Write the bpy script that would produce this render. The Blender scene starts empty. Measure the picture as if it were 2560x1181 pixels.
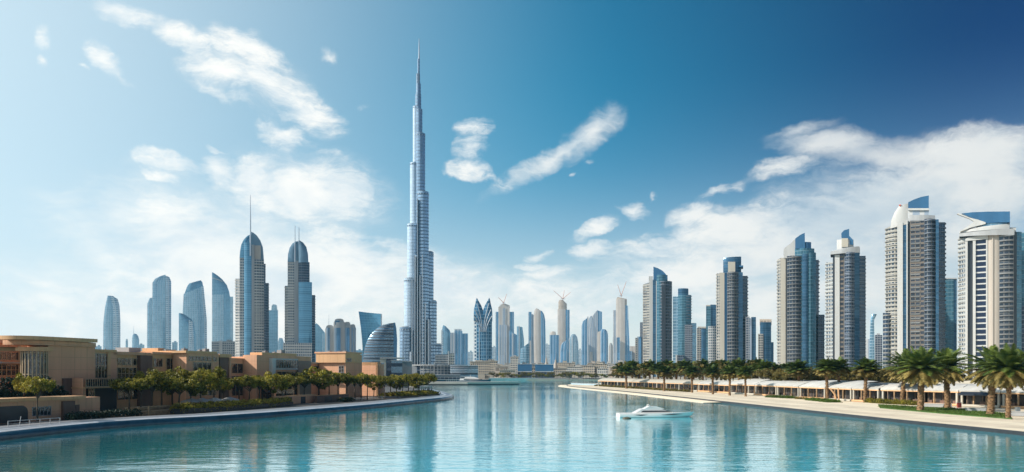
import bpy, bmesh, math, random
from mathutils import Vector, Matrix
random.seed(7)
R = math.radians
# ------------------------------------------------------------------ camera, sky, sun, exposure
F, HY, CH, G = 1900.0, 930.0, 10.0, 1.0      # focal length and horizon row in photo pixels, eye height, land height
SC = bpy.context.scene
COL = SC.collection
cam_d = bpy.data.cameras.new('camera'); cam = bpy.data.objects.new('camera', cam_d); COL.objects.link(cam)
cam.location = (0, 0, CH); cam.rotation_euler = (R(90), 0, 0)
cam_d.sensor_width = 36.0; cam_d.lens = 36.0 * F / 2560.0
cam_d.shift_y = (HY - 590.5) / 2560.0
cam_d.clip_start = 1.0; cam_d.clip_end = 60000.0
SC.camera = cam

SUN_AZ, SUN_EL = R(-102.0), R(34.0)           # azimuth clockwise from +Y
sd = Vector((math.sin(SUN_AZ) * math.cos(SUN_EL), math.cos(SUN_AZ) * math.cos(SUN_EL), math.sin(SUN_EL)))
sl = bpy.data.lights.new('sun', 'SUN'); sl.energy = 4.8; sl.angle = R(0.5); sl.color = (1.0, 0.93, 0.83)
so = bpy.data.objects.new('sun', sl); COL.objects.link(so); so.rotation_euler = sd.to_track_quat('Z', 'Y').to_euler()
so.location = (-300, -50, 400)

world = bpy.data.worlds.new('World'); SC.world = world; world.use_nodes = True
SC.view_settings.view_transform = 'Standard'; SC.view_settings.look = 'None'
SC.view_settings.exposure = 0.30; SC.view_settings.gamma = 1.0
SC.cycles.use_denoising = True
SC.cycles.max_bounces = 6; SC.cycles.diffuse_bounces = 3; SC.cycles.glossy_bounces = 3
SC.cycles.transmission_bounces = 4; SC.cycles.transparent_max_bounces = 6; SC.cycles.volume_bounces = 1
SC.cycles.caustics_reflective = False; SC.cycles.caustics_refractive = False
SC.cycles.sample_clamp_indirect = 4.0

class NT:
    """small helper round a node tree"""
    def __init__(s, tree): s.t = tree; s.n = tree.nodes; s.l = tree.links
    def new(s, typ, **kw):
        n = s.n.new(typ)
        for k, v in kw.items(): setattr(n, k, v)
        return n
    def put(s, sock, v):
        if hasattr(v, 'is_output') or isinstance(v, bpy.types.NodeSocket): s.l.new(v, sock)
        else: sock.default_value = v
    def math(s, op, a, b=None, c=None, clamp=False):
        n = s.new('ShaderNodeMath', operation=op, use_clamp=clamp); s.put(n.inputs[0], a)
        if b is not None: s.put(n.inputs[1], b)
        if c is not None: s.put(n.inputs[2], c)
        return n.outputs[0]
    def mixc(s, fac, a, b, blend='MIX'):
        n = s.new('ShaderNodeMix', data_type='RGBA', blend_type=blend)
        s.put(n.inputs[0], fac); s.put(n.inputs[6], a if not isinstance(a, tuple) else (*a[:3], 1)); s.put(n.inputs[7], b if not isinstance(b, tuple) else (*b[:3], 1))
        return n.outputs[2]
    def mixf(s, fac, a, b):
        n = s.new('ShaderNodeMix', data_type='FLOAT'); s.put(n.inputs[0], fac); s.put(n.inputs[2], a); s.put(n.inputs[3], b)
        return n.outputs[0]
    def smooth(s, v, lo, hi, a=0.0, b=1.0):
        n = s.new('ShaderNodeMapRange', interpolation_type='SMOOTHSTEP', clamp=True)
        s.put(n.inputs[0], v); s.put(n.inputs[1], lo); s.put(n.inputs[2], hi); s.put(n.inputs[3], a); s.put(n.inputs[4], b)
        return n.outputs[0]
    def noise(s, vec, scale, detail=4.0, rough=0.55, dist=0.0, dims='3D'):
        n = s.new('ShaderNodeTexNoise', noise_dimensions=dims)
        if vec is not None: s.l.new(vec, n.inputs['Vector'])
        n.inputs['Scale'].default_value = scale; n.inputs['Detail'].default_value = detail
        n.inputs['Roughness'].default_value = rough; n.inputs['Distortion'].default_value = dist
        return n.outputs[0]

def build_sky():
    w = NT(world.node_tree); w.n.clear()
    out = w.new('ShaderNodeOutputWorld'); bg = w.new('ShaderNodeBackground'); w.l.new(bg.outputs[0], out.inputs[0])
    sky = w.new('ShaderNodeTexSky', sky_type='NISHITA'); sky.sun_disc = False
    sky.sun_elevation = SUN_EL; sky.sun_rotation = SUN_AZ
    sky.altitude = 0; sky.air_density = 1.0; sky.dust_density = 0.6; sky.ozone_density = 1.6
    tc = w.new('ShaderNodeTexCoord'); sp = w.new('ShaderNodeSeparateXYZ'); w.l.new(tc.outputs['Generated'], sp.inputs[0])
    az = w.math('ARCTAN2', sp.outputs[0], sp.outputs[1]); el = w.math('ARCSINE', sp.outputs[2])
    cb = w.new('ShaderNodeCombineXYZ'); w.l.new(az, cb.inputs[0]); w.l.new(el, cb.inputs[1]); p = cb.outputs[0]
    # grade of the clear sky: pale towards the sun's side, deep blue away from it and up
    high = w.smooth(el, 0.02, 0.38)
    tint = w.mixc(w.smooth(az, -0.10, 0.60), w.mixc(w.smooth(az, -0.75, -0.05), SKY['tint_l'], SKY['tint_m']), SKY['tint_r'])
    tint2 = w.mixc(high, SKY['tint_low'], tint)
    clear = w.mixc(1.0, sky.outputs[0], tint2, 'MULTIPLY')
    # a veil of thin brightness near the sun side and the horizon
    veil = w.math('MULTIPLY', w.smooth(az, 0.16, -0.80), SKY['veil'])
    clear = w.mixc(veil, clear, SKY['veil_col'])
    hz = w.smooth(el, 0.30, -0.02)
    hz = w.math('MULTIPLY', w.math('POWER', hz, 1.6), SKY['hz'])
    clear = w.mixc(hz, clear, SKY['hz_col'])
    # clouds
    wp = w.new('ShaderNodeTexNoise'); w.l.new(p, wp.inputs['Vector']); wp.inputs['Scale'].default_value = 9.0; wp.inputs['Detail'].default_value = 5.0; wp.inputs['Roughness'].default_value = 0.6
    wv = w.new('ShaderNodeVectorMath', operation='MULTIPLY_ADD'); w.l.new(wp.outputs['Color'], wv.inputs[0]); wv.inputs[1].default_value = (0.085, 0.055, 0); wv.inputs[2].default_value = (-0.0425, -0.0275, 0)
    wa = w.new('ShaderNodeVectorMath', operation='ADD'); w.l.new(p, wa.inputs[0]); w.l.new(wv.outputs[0], wa.inputs[1]); pw = wa.outputs[0]
    def blobs(lst):
        acc = None
        for (px, py, rx, ry, rot, s) in lst:
            a0 = math.atan((px - 1280) / F); e0 = math.atan((HY - py) / F * math.cos(a0))
            m = w.new('ShaderNodeMapping', vector_type='TEXTURE'); w.l.new(pw, m.inputs[0]); c = math.cos(a0)
            m.inputs[1].default_value = (a0, e0, 0); m.inputs[2].default_value = (0, 0, R(-rot))
            m.inputs[3].default_value = (rx / F * c * 1.35, ry / F * c * 1.35, 1)
            g = w.new('ShaderNodeTexGradient', gradient_type='SPHERICAL'); w.l.new(m.outputs[0], g.inputs[0])
            v = w.math('MULTIPLY', g.outputs['Fac'], s)
            acc = v if acc is None else w.math('SMOOTH_MAX', acc, v, 0.12)
        return acc
    acc = blobs(CLOUDS); thin = blobs(CIRRUS)
    # clouds elsewhere round the sky (seen only in reflections)
    mp = w.new('ShaderNodeMapping'); w.l.new(p, mp.inputs[0]); mp.inputs[3].default_value = (1.0, 1.7, 1)
    far = w.smooth(w.noise(mp.outputs[0], 2.2, 3), 0.50, 0.74, 0.0, 0.45)
    away = w.smooth(w.math('ABSOLUTE', az), 0.66, 0.95)
    acc = w.math('MAXIMUM', acc, w.math('MULTIPLY', far, away))
    mr = w.new('ShaderNodeMapping'); w.l.new(p, mr.inputs[0]); mr.inputs[2].default_value = (0, 0, R(14)); mr.inputs[3].default_value = (1.0, 1.9, 1)
    n1 = w.noise(mr.outputs[0], 8.0, 9, 0.60, 0.35)
    ms = w.new('ShaderNodeMapping'); w.l.new(pw, ms.inputs[0]); ms.inputs[2].default_value = (0, 0, R(24)); ms.inputs[3].default_value = (1.0, 3.2, 1)
    n2 = w.noise(ms.outputs[0], 26.0, 9, 0.68, 0.5)
    nn = w.math('ADD', w.math('MULTIPLY', n1, 0.62), w.math('MULTIPLY', n2, 0.38))
    val = w.math('ADD', w.math('MULTIPLY', acc, 0.95), w.math('MULTIPLY', w.math('SUBTRACT', nn, 0.5), 2.9))
    dens = w.smooth(val, 0.02, 0.90)
    dens = w.math('MULTIPLY', dens, w.smooth(acc, 0.16, 0.34))
    dens = w.math('MULTIPLY', dens, w.mixf(w.smooth(az, 0.0, 0.5), 0.95, 0.86))
    n3 = w.math('ADD', w.math('MULTIPLY', n2, 0.6), w.math('MULTIPLY', n1, 0.4))
    veil2 = w.math('MULTIPLY', w.smooth(w.math('ADD', thin, w.math('MULTIPLY', w.math('SUBTRACT', n3, 0.5), 0.9)), 0.12, 0.85), 0.80)
    veil2 = w.math('MULTIPLY', veil2, w.smooth(thin, 0.14, 0.34))
    dens = w.math('SUBTRACT', 1.0, w.math('MULTIPLY', w.math('SUBTRACT', 1.0, dens), w.math('SUBTRACT', 1.0, veil2)))
    lit = w.smooth(n1, 0.35, 0.62)
    cc_l = w.mixc(lit, SKY['cl_shade'], SKY['cl_lit'])
    cc = w.mixc(w.smooth(az, 0.1, 0.6), cc_l, w.mixc(lit, SKY['cr_shade'], SKY['cr_lit']))
    fin = w.mixc(dens, clear, cc)
    # below the horizon: plain dim ground colour
    fin = w.mixc(w.smooth(el, -0.012, -0.05), fin, (1.6, 1.7, 1.8))
    w.l.new(fin, bg.inputs[0]); bg.inputs[1].default_value = 0.1

SKY = dict(tint_l=(0.95, 1.25, 1.15), tint_m=(0.13, 0.95, 1.04), tint_r=(0.0, 0.11, 0.31), tint_low=(0.85, 1.05, 1.05), veil=0.78, veil_col=(6.7, 7.8, 8.2),
           hz=0.85, hz_col=(8.3, 8.4, 8.2), cl_shade=(7.6, 7.9, 7.9), cl_lit=(9.6, 9.2, 8.5), cr_shade=(5.2, 5.9, 6.3), cr_lit=(7.6, 7.6, 7.3))
CLOUDS = [(330, 18, 95, 32, 8, 0.9), (105, 85, 30, 36, 30, .55), (105, 145, 22, 16, 40, .75), (280, 140, 60, 34, 40, .8), (225, 158, 20, 8, 10, .7),
 (310, 185, 50, 14, 20, .6), (470, 95, 70, 34, 25, .9), (620, 130, 110, 45, 20, .95), (560, 195, 110, 40, 8, .9), (660, 200, 110, 50, 20, .95), (760, 265, 105, 50, 25, 1.0),
 (520, 230, 80, 22, 25, .6), (700, 330, 65, 32, 15, .85), (810, 370, 80, 16, 25, .5), (600, 260, 70, 18, 20, .55), (430, 408, 75, 30, 12, .8), (400, 440, 36, 18, 5, .75), (530, 365, 34, 8, 12, .6),
 (545, 420, 52, 44, 0, 1.05), (640, 435, 80, 55, 0, 1.1), (750, 480, 165, 95, 0, 1.1), (850, 490, 85, 70, 10, 1.05), (930, 525, 45, 22, 0, .6),
 (470, 590, 140, 90, 10, 1.1), (560, 680, 240, 100, 10, 1.15), (420, 545, 90, 40, 15, .9), (640, 740, 320, 90, 5, 1.1), (300, 800, 320, 60, 6, .75), (900, 640, 120, 50, 22, .95), (820, 700, 200, 70, 12, 1.05),
 (1080, 690, 130, 48, 10, .95), (1150, 740, 220, 50, 5, .8), (960, 620, 60, 22, 20, .8), (905, 255, 40, 14, -12, .4), (820, 135, 45, 22, 10, .4),
 (1185, 310, 46, 36, -10, .85), (1178, 370, 44, 50, 10, .88), (1168, 432, 62, 32, 8, .9), (1210, 455, 36, 16, 10, .6), (1255, 470, 34, 14, -10, .5),
 (1560, 170, 40, 14, 0, .3), (1470, 405, 26, 10, -10, .45), (1430, 430, 16, 8, 0, .5), (1638, 488, 10, 18, 20, .5),
 (1480, 568, 58, 24, -22, .95), (1580, 522, 48, 22, 10, .95), (1465, 628, 60, 24, 5, .9), (1330, 668, 50, 14, 0, .7), (1350, 640, 40, 16, -15, .6), (1370, 690, 80, 24, -10, .8), (1330, 730, 160, 40, 0, .75),
 (1740, 535, 70, 36, 10, 1.0), (1800, 480, 70, 20, -10, .6), (1960, 432, 105, 28, -8, .7), (2440, 365, 170, 60, 0, .95),
 (2340, 440, 260, 70, -8, 1.0), (2230, 500, 330, 60, -14, 1.0), (2480, 520, 200, 120, 0, 1.1), (1900, 555, 220, 50, -8, .95), (2050, 590, 280, 60, -6, 1.0), (1660, 610, 180, 40, -10, .85),
 (1760, 690, 330, 60, -5, .95), (2250, 650, 360, 90, 0, 1.05), (2050, 740, 500, 80, 0, .9), (1500, 780, 500, 50, 0, .6), (160, 720, 260, 26, 14, .4), (120, 800, 260, 40, 4, .45)]
CIRRUS = [(1380, 390, 230, 26, -31, .72), (1480, 325, 120, 48, -36, .78), (1525, 280, 70, 40, -33, .62), (2000, 335, 90, 26, -10, .7), (2080, 368, 170, 42, 3, .85), (2260, 375, 240, 46, 3, .85), (2450, 390, 260, 80, 0, 1.0),
 (2250, 520, 520, 150, -10, 1.0), (1950, 640, 600, 130, -6, .85), (2300, 740, 600, 130, 0, .8), (560, 640, 420, 190, 10, .95), (760, 480, 260, 130, 5, .8), (640, 200, 260, 110, 22, .5), (1050, 720, 420, 110, 8, .8), (300, 740, 420, 120, 8, .6), (1500, 740, 420, 90, 0, .6), (430, 420, 110, 50, 10, .5)]
build_sky()
# ------------------------------------------------------------------ mesh helpers
class MB:
    def __init__(s): s.v = []; s.f = []; s.u = []; s.m = []
    def face(s, pts, uv=None, m=0):
        b = len(s.v); s.v += [tuple(p) for p in pts]; s.f.append(list(range(b, b + len(pts))))
        if uv is None:
            a, c = Vector(pts[0]), Vector(pts[1]); t = (c - a)
            n = t.cross(Vector(pts[2]) - a)
            if t.length < 1e-9: t = Vector((1, 0, 0))
            t.normalize(); n = n.normalized() if n.length > 1e-9 else Vector((0, 0, 1)); bt = n.cross(t)
            uv = [((Vector(p) - a).dot(t), (Vector(p) - a).dot(bt)) for p in pts]
        s.u += uv; s.m.append(m)
    def prism(s, poly, z0, z1, m=0, cap=True, bottom=True):
        """poly counter-clockwise seen from above; z1 a number or one per vertex"""
        n = len(poly); zt = z1 if isinstance(z1, (list, tuple)) else [z1] * n; u = 0
        for i in range(n):
            j = (i + 1) % n; a, b = poly[i], poly[j]; L = math.hypot(b[0] - a[0], b[1] - a[1])
            s.face([(a[0], a[1], z0), (b[0], b[1], z0), (b[0], b[1], zt[j]), (a[0], a[1], zt[i])], [(u, z0), (u + L, z0), (u + L, zt[j]), (u, zt[i])], m); u += L
        if cap: s.face([(p[0], p[1], z) for p, z in zip(poly, zt)], None, m)
        if bottom: s.face([(p[0], p[1], z0) for p in reversed(poly)], None, m)
    def box(s, c, d, m=0, rot=0.0):
        x, y, z = [k / 2 for k in d]; ca, sa = math.cos(rot), math.sin(rot)
        P = [(c[0] + ca * a - sa * b, c[1] + sa * a + ca * b) for a, b in ((-x, -y), (x, -y), (x, y), (-x, y))]
        s.prism(P, c[2] - z, c[2] + z, m)
    def tube(s, pts, r, n=8, m=0, cap=True):
        """r: number or one radius per point"""
        rs = r if isinstance(r, (list, tuple)) else [r] * len(pts); rings = []
        P = [Vector(p) for p in pts]
        for i, p in enumerate(P):
            t = (P[min(i + 1, len(P) - 1)] - P[max(i - 1, 0)]).normalized()
            a = t.cross(Vector((0, 0, 1)));
            if a.length < 1e-3: a = t.cross(Vector((1, 0, 0)))
            a.normalize(); b = t.cross(a)
            rings.append([p + (a * math.cos(k * 2 * math.pi / n) + b * math.sin(k * 2 * math.pi / n)) * rs[i] for k in range(n)])
        v = 0
        for i in range(len(P) - 1):
            L = (P[i + 1] - P[i]).length
            for k in range(n):
                j = (k + 1) % n
                s.face([rings[i][k], rings[i + 1][k], rings[i + 1][j], rings[i][j]], [(k / n, v), (k / n, v + L), ((k + 1) / n, v + L), ((k + 1) / n, v)], m)
            v += L
        if cap:
            s.face(list(rings[0]), None, m); s.face(list(reversed(rings[-1])), None, m)
    def build(s, name, mats, parent=None, origin=(0, 0, 0), smooth=28, loc=None):
        o = Vector(origin)
        me = bpy.data.meshes.new(name); me.from_pydata([tuple(Vector(p) - o) for p in s.v], [], s.f)
        ul = me.uv_layers.new(name='UVMap')
        flat = [c for p in s.u for c in p]; ul.data.foreach_set('uv', flat)
        for k in (mats if isinstance(mats, (list, tuple)) else [mats]): me.materials.append(k)
        me.polygons.foreach_set('material_index', s.m)
        if smooth:
            bm = bmesh.new(); bm.from_mesh(me); bmesh.ops.remove_doubles(bm, verts=bm.verts, dist=1e-3)
            bmesh.ops.recalc_face_normals(bm, faces=bm.faces); bm.to_mesh(me); bm.free()
            me.polygons.foreach_set('use_smooth', [True] * len(me.polygons)); me.set_sharp_from_angle(angle=R(smooth))
        me.update()
        ob = bpy.data.objects.new(name, me); COL.objects.link(ob)
        if parent: ob.parent = parent
        if loc is not None: ob.location = loc
        elif parent is None: ob.location = o
        return ob

def tag(o, label=None, cat=None, group=None, kind=None):
    if label: o['label'] = label
    if cat: o['category'] = cat
    if group: o['group'] = group
    if kind: o['kind'] = kind
    return o
def thing(name, label, cat, loc, rz=0.0, group=None):
    o = bpy.data.objects.new(name, None); o.empty_display_size = 1; COL.objects.link(o)
    o.location = loc; o.rotation_euler = (0, 0, rz); return tag(o, label, cat, group)
def dup(root, loc=None, rz=None, label=None, group=None, sc=None):
    r = root.copy(); COL.objects.link(r)
    if loc is not None: r.location = loc
    if rz is not None: r.rotation_euler = (0, 0, rz)
    if sc is not None: r.scale = sc
    if label: r['label'] = label
    if group: r['group'] = group
    for ch in list(root.children):
        c = ch.copy(); COL.objects.link(c); c.parent = r
        for g in ch.children:
            d = g.copy(); COL.objects.link(d); d.parent = c
    return r

# ------------------------------------------------------------------ materials
def pmat(name):
    m = bpy.data.materials.new(name); m.use_nodes = True; n = NT(m.node_tree)
    return m, n, n.n['Principled BSDF']
def plain(name, col, rough=0.6, metal=0.0, var=0.12, scale=0.6, spec=0.5, bump=0.0, streak=False, each=0.0, joint=None):
    m, n, b = pmat(name); tc = n.new('ShaderNodeTexCoord'); vec = tc.outputs['Object']
    if streak:
        mp = n.new('ShaderNodeMapping'); n.l.new(vec, mp.inputs[0]); mp.inputs[3].default_value = (1, 1, 0.12); vec = mp.outputs[0]
    nz = n.noise(vec, scale, 6, 0.62)
    f = n.smooth(nz, 0.25, 0.75)
    d = tuple(c * (1 - var * 1.6) for c in col); l = tuple(min(1, c * (1 + var)) for c in col)
    c = n.mixc(f, d, l)
    if joint:                                               # panel joints and weather streaks, in metres along and up the wall
        uv = n.new('ShaderNodeUVMap'); uv.uv_map = 'UVMap'; sp = n.new('ShaderNodeSeparateXYZ'); n.l.new(uv.outputs[0], sp.inputs[0])
        j = n.math('MAXIMUM', n.math('LESS_THAN', n.math('FRACT', n.math('DIVIDE', sp.outputs[0], joint[0])), .035), n.math('LESS_THAN', n.math('FRACT', n.math('DIVIDE', sp.outputs[1], joint[1])), .035))
        c = n.mixc(n.math('MULTIPLY', j, .4), c, tuple(x * .4 for x in col))
        mp2 = n.new('ShaderNodeMapping'); n.l.new(uv.outputs[0], mp2.inputs[0]); mp2.inputs[3].default_value = (1.3, .09, 1)
        c = n.mixc(n.smooth(n.noise(mp2.outputs[0], 1.0, 6, .7), .52, .78, 0, .45), c, tuple(x * .45 for x in col))
    if each:                                                # one storey or piece a little lighter or darker than the next
        oi = n.new('ShaderNodeObjectInfo'); c = n.mixc(n.math('MULTIPLY', oi.outputs['Random'], each), c, tuple(x * .3 for x in col))
    n.put(b.inputs['Base Color'], c); b.inputs['Roughness'].default_value = rough; b.inputs['Metallic'].default_value = metal
    b.inputs['Specular IOR Level'].default_value = spec
    if bump:
        bp = n.new('ShaderNodeBump'); bp.inputs['Strength'].default_value = bump; bp.inputs['Distance'].default_value = 0.05
        n.l.new(n.noise(tc.outputs['Object'], scale * 12, 5), bp.inputs['Height']); n.l.new(bp.outputs[0], b.inputs['Normal'])
    return m
def facade(name, glass, frame, fh=4.0, fw=3.0, band=0.3, mull=0.2, metal=0.55, rough=0.14, var=0.5, band_col=None, off=0.0):
    """a glazed or punched wall laid out in metres along and up the wall"""
    m, n, b = pmat(name); uv = n.new('ShaderNodeUVMap'); uv.uv_map = 'UVMap'; sp = n.new('ShaderNodeSeparateXYZ'); n.l.new(uv.outputs[0], sp.inputs[0])
    us = n.math('DIVIDE', n.math('ADD', sp.outputs[0], off), fw); vs = n.math('DIVIDE', sp.outputs[1], fh)
    bm_ = n.math('LESS_THAN', n.math('FRACT', vs), band); mm = n.math('LESS_THAN', n.math('FRACT', us), mull)
    cb = n.new('ShaderNodeCombineXYZ'); n.l.new(n.math('FLOOR', us), cb.inputs[0]); n.l.new(n.math('FLOOR', vs), cb.inputs[1])
    wn = n.new('ShaderNodeTexWhiteNoise', noise_dimensions='2D'); n.l.new(cb.outputs[0], wn.inputs[0])
    tc = n.new('ShaderNodeTexCoord'); big = n.noise(tc.outputs['Object'], 0.03, 4, 0.6)
    lo = tuple(c * (1 - var) for c in glass); hi = tuple(min(1, c * (1 + var) + 0.03 * var) for c in glass)
    g = n.mixc(n.math('ADD', n.math('MULTIPLY', wn.outputs[0], 0.6), n.math('MULTIPLY', big, 0.4)), lo, hi)
    dirt = n.smooth(big, 0.3, 0.7, 0.86, 1.06)
    fr = n.mixc(n.math('SUBTRACT', 1.06, dirt), frame, tuple(c * 0.25 for c in frame))
    bc = band_col or frame
    col = n.mixc(mm, g, fr); col = n.mixc(bm_, col, fr if band_col is None else bc)
    mask = n.math('MAXIMUM', bm_, mm)
    n.put(b.inputs['Base Color'], col)
    n.put(b.inputs['Metallic'], n.mixf(mask, metal, 0.0)); n.put(b.inputs['Roughness'], n.mixf(mask, rough, 0.55))
    return m
def leafmat(name, dark, light, rough=0.5, trans=0.35, pw=1.0):
    m, n, b = pmat(name); gi = n.new('ShaderNodeNewGeometry'); oi = n.new('ShaderNodeObjectInfo')
    tc = n.new('ShaderNodeTexCoord'); nz = n.noise(tc.outputs['Object'], 0.45, 3)
    f = n.math('ADD', n.math('MULTIPLY', gi.outputs['Random Per Island'], 0.55), n.math('MULTIPLY', n.smooth(nz, 0.35, 0.65), 0.45))
    c = n.mixc(n.math('POWER', f, pw), dark, light)
    c = n.mixc(n.math('MULTIPLY', oi.outputs['Random'], 0.5), c, tuple(x * 0.6 for x in dark))
    n.put(b.inputs['Base Color'], c); b.inputs['Roughness'].default_value = rough; b.inputs['Specular IOR Level'].default_value = 0.3
    tr = n.new('ShaderNodeBsdfTranslucent'); n.put(tr.inputs[0], c); mx = n.new('ShaderNodeMixShader'); mx.inputs[0].default_value = trans
    n.l.new(b.outputs[0], mx.inputs[1]); n.l.new(tr.outputs[0], mx.inputs[2]); n.l.new(mx.outputs[0], n.n['Material Output'].inputs[0])
    return m

M = {}
M['cream'] = plain('cream_render', (0.46, 0.425, 0.36), 0.7, var=0.08, scale=0.08, streak=True)
M['white'] = plain('white_panel', (0.50, 0.50, 0.49), 0.5, var=0.08, scale=0.1, streak=True)
M['beige'] = plain('beige_panel', (0.44, 0.39, 0.34), 0.6, var=0.08, scale=0.1, streak=True)
M['sailblue'] = facade('concave_blue_glass', (0.10, 0.28, 0.42), (0.14, 0.30, 0.44), 5.0, 5.0, 0.1, 0.06, 0.5, 0.14, 0.2)
M['finegrid'] = facade('fine_window_grid', (0.05, 0.08, 0.12), (0.42, 0.43, 0.42), 2.8, 1.7, 0.34, 0.2, 0.3, 0.2, 0.6)
M['creamfine'] = facade('cream_low_rise_wall', (0.08, 0.09, 0.11), (0.58, 0.50, 0.39), 3.3, 2.7, 0.5, 0.42, 0.1, 0.3, 0.6)
M['whitefine'] = facade('white_low_rise_wall', (0.10, 0.12, 0.15), (0.66, 0.62, 0.55), 3.2, 2.4, 0.46, 0.36, 0.1, 0.3, 0.6)
M['midblue'] = facade('mid_blue_glass', (0.11, 0.28, 0.42), (0.16, 0.32, 0.45), 4.2, 30, 0.14, 0.03, 0.45, 0.15, 0.25)
M['baylight'] = facade('grey_bay_wall', (0.05, 0.08, 0.11), (0.46, 0.44, 0.41), 5.4, 4.6, 0.36, 0.2, 0.25, 0.2, 0.5)
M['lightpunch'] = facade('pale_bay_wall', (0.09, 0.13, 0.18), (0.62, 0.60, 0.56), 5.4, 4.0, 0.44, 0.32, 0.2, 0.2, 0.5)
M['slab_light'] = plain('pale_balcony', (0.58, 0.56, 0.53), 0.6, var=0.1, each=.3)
M['domeblue'] = plain('dome_metal', (0.17, 0.27, 0.36), 0.3, metal=0.35, var=0.1, scale=0.05)
M['grey'] = plain('grey_concrete', (0.36, 0.37, 0.38), 0.6, var=0.1, scale=0.15, streak=True)
M['slab'] = plain('balcony_concrete', (0.205, 0.21, 0.215), 0.6, var=0.15, scale=0.5, each=.6)
M['slab_cream'] = plain('balcony_cream', (0.33, 0.32, 0.30), 0.6, var=0.1, scale=0.5, each=.45)
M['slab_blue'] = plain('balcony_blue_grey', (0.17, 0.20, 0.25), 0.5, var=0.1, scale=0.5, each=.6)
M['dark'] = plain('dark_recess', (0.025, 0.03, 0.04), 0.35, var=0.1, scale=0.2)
M['roofgrey'] = plain('roof_grey', (0.30, 0.30, 0.31), 0.8, var=0.15, scale=0.3)
M['steelblue'] = plain('blue_metal_panel', (0.05, 0.15, 0.28), 0.22, metal=0.45, var=0.15, scale=0.05, streak=True)
M['bluestrip'] = facade('blue_curtain_wall', (0.03, 0.095, 0.17), (0.05, 0.11, 0.18), 4.2, 60, 0.12, 0.0, 0.4, 0.16, 0.3)
M['tealglass'] = facade('teal_curtain_wall', (0.045, 0.14, 0.20), (0.10, 0.19, 0.24), 5.0, 4.0, 0.18, 0.08, 0.4, 0.18, 0.4)
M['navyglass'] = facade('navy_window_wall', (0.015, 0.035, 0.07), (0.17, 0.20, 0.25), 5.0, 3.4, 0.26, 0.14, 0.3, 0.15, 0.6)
M['bayglass'] = facade('balcony_glazing', (0.014, 0.024, 0.042), (0.13, 0.13, 0.13), 5.4, 4.5, 0.10, 0.16, 0.25, 0.16, 0.7)
M['browngrid'] = facade('brown_bay_glazing', (0.03, 0.04, 0.06), (0.18, 0.15, 0.125), 5.6, 5.0, 0.40, 0.16, 0.25, 0.2, 0.7)
M['creampunch'] = facade('cream_punched_wall', (0.05, 0.07, 0.10), (0.39, 0.37, 0.325), 4.6, 4.4, 0.40, 0.30, 0.3, 0.2, 0.5)
M['whitepunch'] = facade('white_punched_wall', (0.10, 0.13, 0.17), (0.43, 0.44, 0.43), 5.0, 4.0, 0.42, 0.3, 0.3, 0.2, 0.5)
M['greypunch'] = facade('grey_punched_wall', (0.03, 0.05, 0.09), (0.25, 0.27, 0.30), 3.6, 3.6, 0.36, 0.26, 0.3, 0.2, 0.5)
M['skyglass'] = facade('sky_blue_glass', (0.20, 0.36, 0.48), (0.36, 0.48, 0.56), 6.0, 7.0, 0.16, 0.06, 0.6, 0.14, 0.25)
M['paleglass'] = facade('pale_blue_glass', (0.38, 0.53, 0.63), (0.55, 0.64, 0.68), 9.0, 11.0, 0.06, 0.16, 0.5, 0.2, 0.2)  # lightened so the colour itself carries part of the distance haze
M['paleribs'] = facade('pale_ribbed_wall', (0.36, 0.48, 0.58), (0.70, 0.73, 0.74), 9.0, 14.0, 0.34, 0.2, 0.4, 0.25, 0.3)  # far walls paled the same way, haze worked into the tones
M['bluevert'] = facade('blue_vertical_glass', (0.12, 0.26, 0.42), (0.30, 0.42, 0.54), 90.0, 13.0, 0.0, 0.35, 0.5, 0.2, 0.4)
M['beigevert'] = facade('beige_vertical_wall', (0.58, 0.51, 0.45), (0.68, 0.61, 0.54), 90.0, 16.0, 0.0, 0.5, 0.05, 0.5, 0.12)
M['greyvert'] = facade('grey_vertical_wall', (0.34, 0.40, 0.48), (0.56, 0.57, 0.58), 90.0, 12.0, 0.0, 0.4, 0.35, 0.3, 0.3)
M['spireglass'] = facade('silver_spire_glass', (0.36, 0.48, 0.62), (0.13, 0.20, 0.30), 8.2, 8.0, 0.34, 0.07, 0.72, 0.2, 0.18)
M['spirelit'] = facade('silver_white_glass', (0.60, 0.71, 0.83), (0.34, 0.44, 0.54), 8.2, 9.0, 0.16, 0.05, 0.45, 0.24, 0.12)  # spire glass whitened for the left wing, sunlight put into its colour
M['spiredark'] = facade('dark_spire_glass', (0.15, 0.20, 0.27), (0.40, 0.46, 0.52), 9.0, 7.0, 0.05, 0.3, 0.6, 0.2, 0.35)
M['tulip'] = facade('tulip_blue_glass', (0.04, 0.14, 0.25), (0.22, 0.38, 0.50), 7.6, 5.5, 0.16, 0.14, 0.5, 0.15, 0.6)
M['tulipgrid'] = facade('tulip_square_windows', (0.05, 0.12, 0.20), (0.52, 0.58, 0.62), 8.0, 6.0, 0.42, 0.38, 0.3, 0.2, 0.4)
M['louvre'] = facade('louvred_metal', (0.17, 0.26, 0.34), (0.04, 0.06, 0.09), 6.2, 300, 0.36, 0.0, 0.7, 0.25, 0.1)
M['scaffold'] = facade('scaffolded_floors', (0.30, 0.24, 0.19), (0.62, 0.52, 0.42), 7.0, 6.0, 0.45, 0.22, 0.0, 0.6, 0.3)
M['whitegrid'] = facade('white_spandrel_wall', (0.008, 0.018, 0.05), (0.54, 0.54, 0.53), 6.0, 400, 0.24, 0.0, 0.2, 0.12, 0.3)
M['crane'] = plain('crane_paint', (0.55, 0.24, 0.14), 0.6, var=0.1)
M['steel'] = plain('galvanised_steel', (0.55, 0.58, 0.62), 0.35, metal=0.7, var=0.08)

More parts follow.
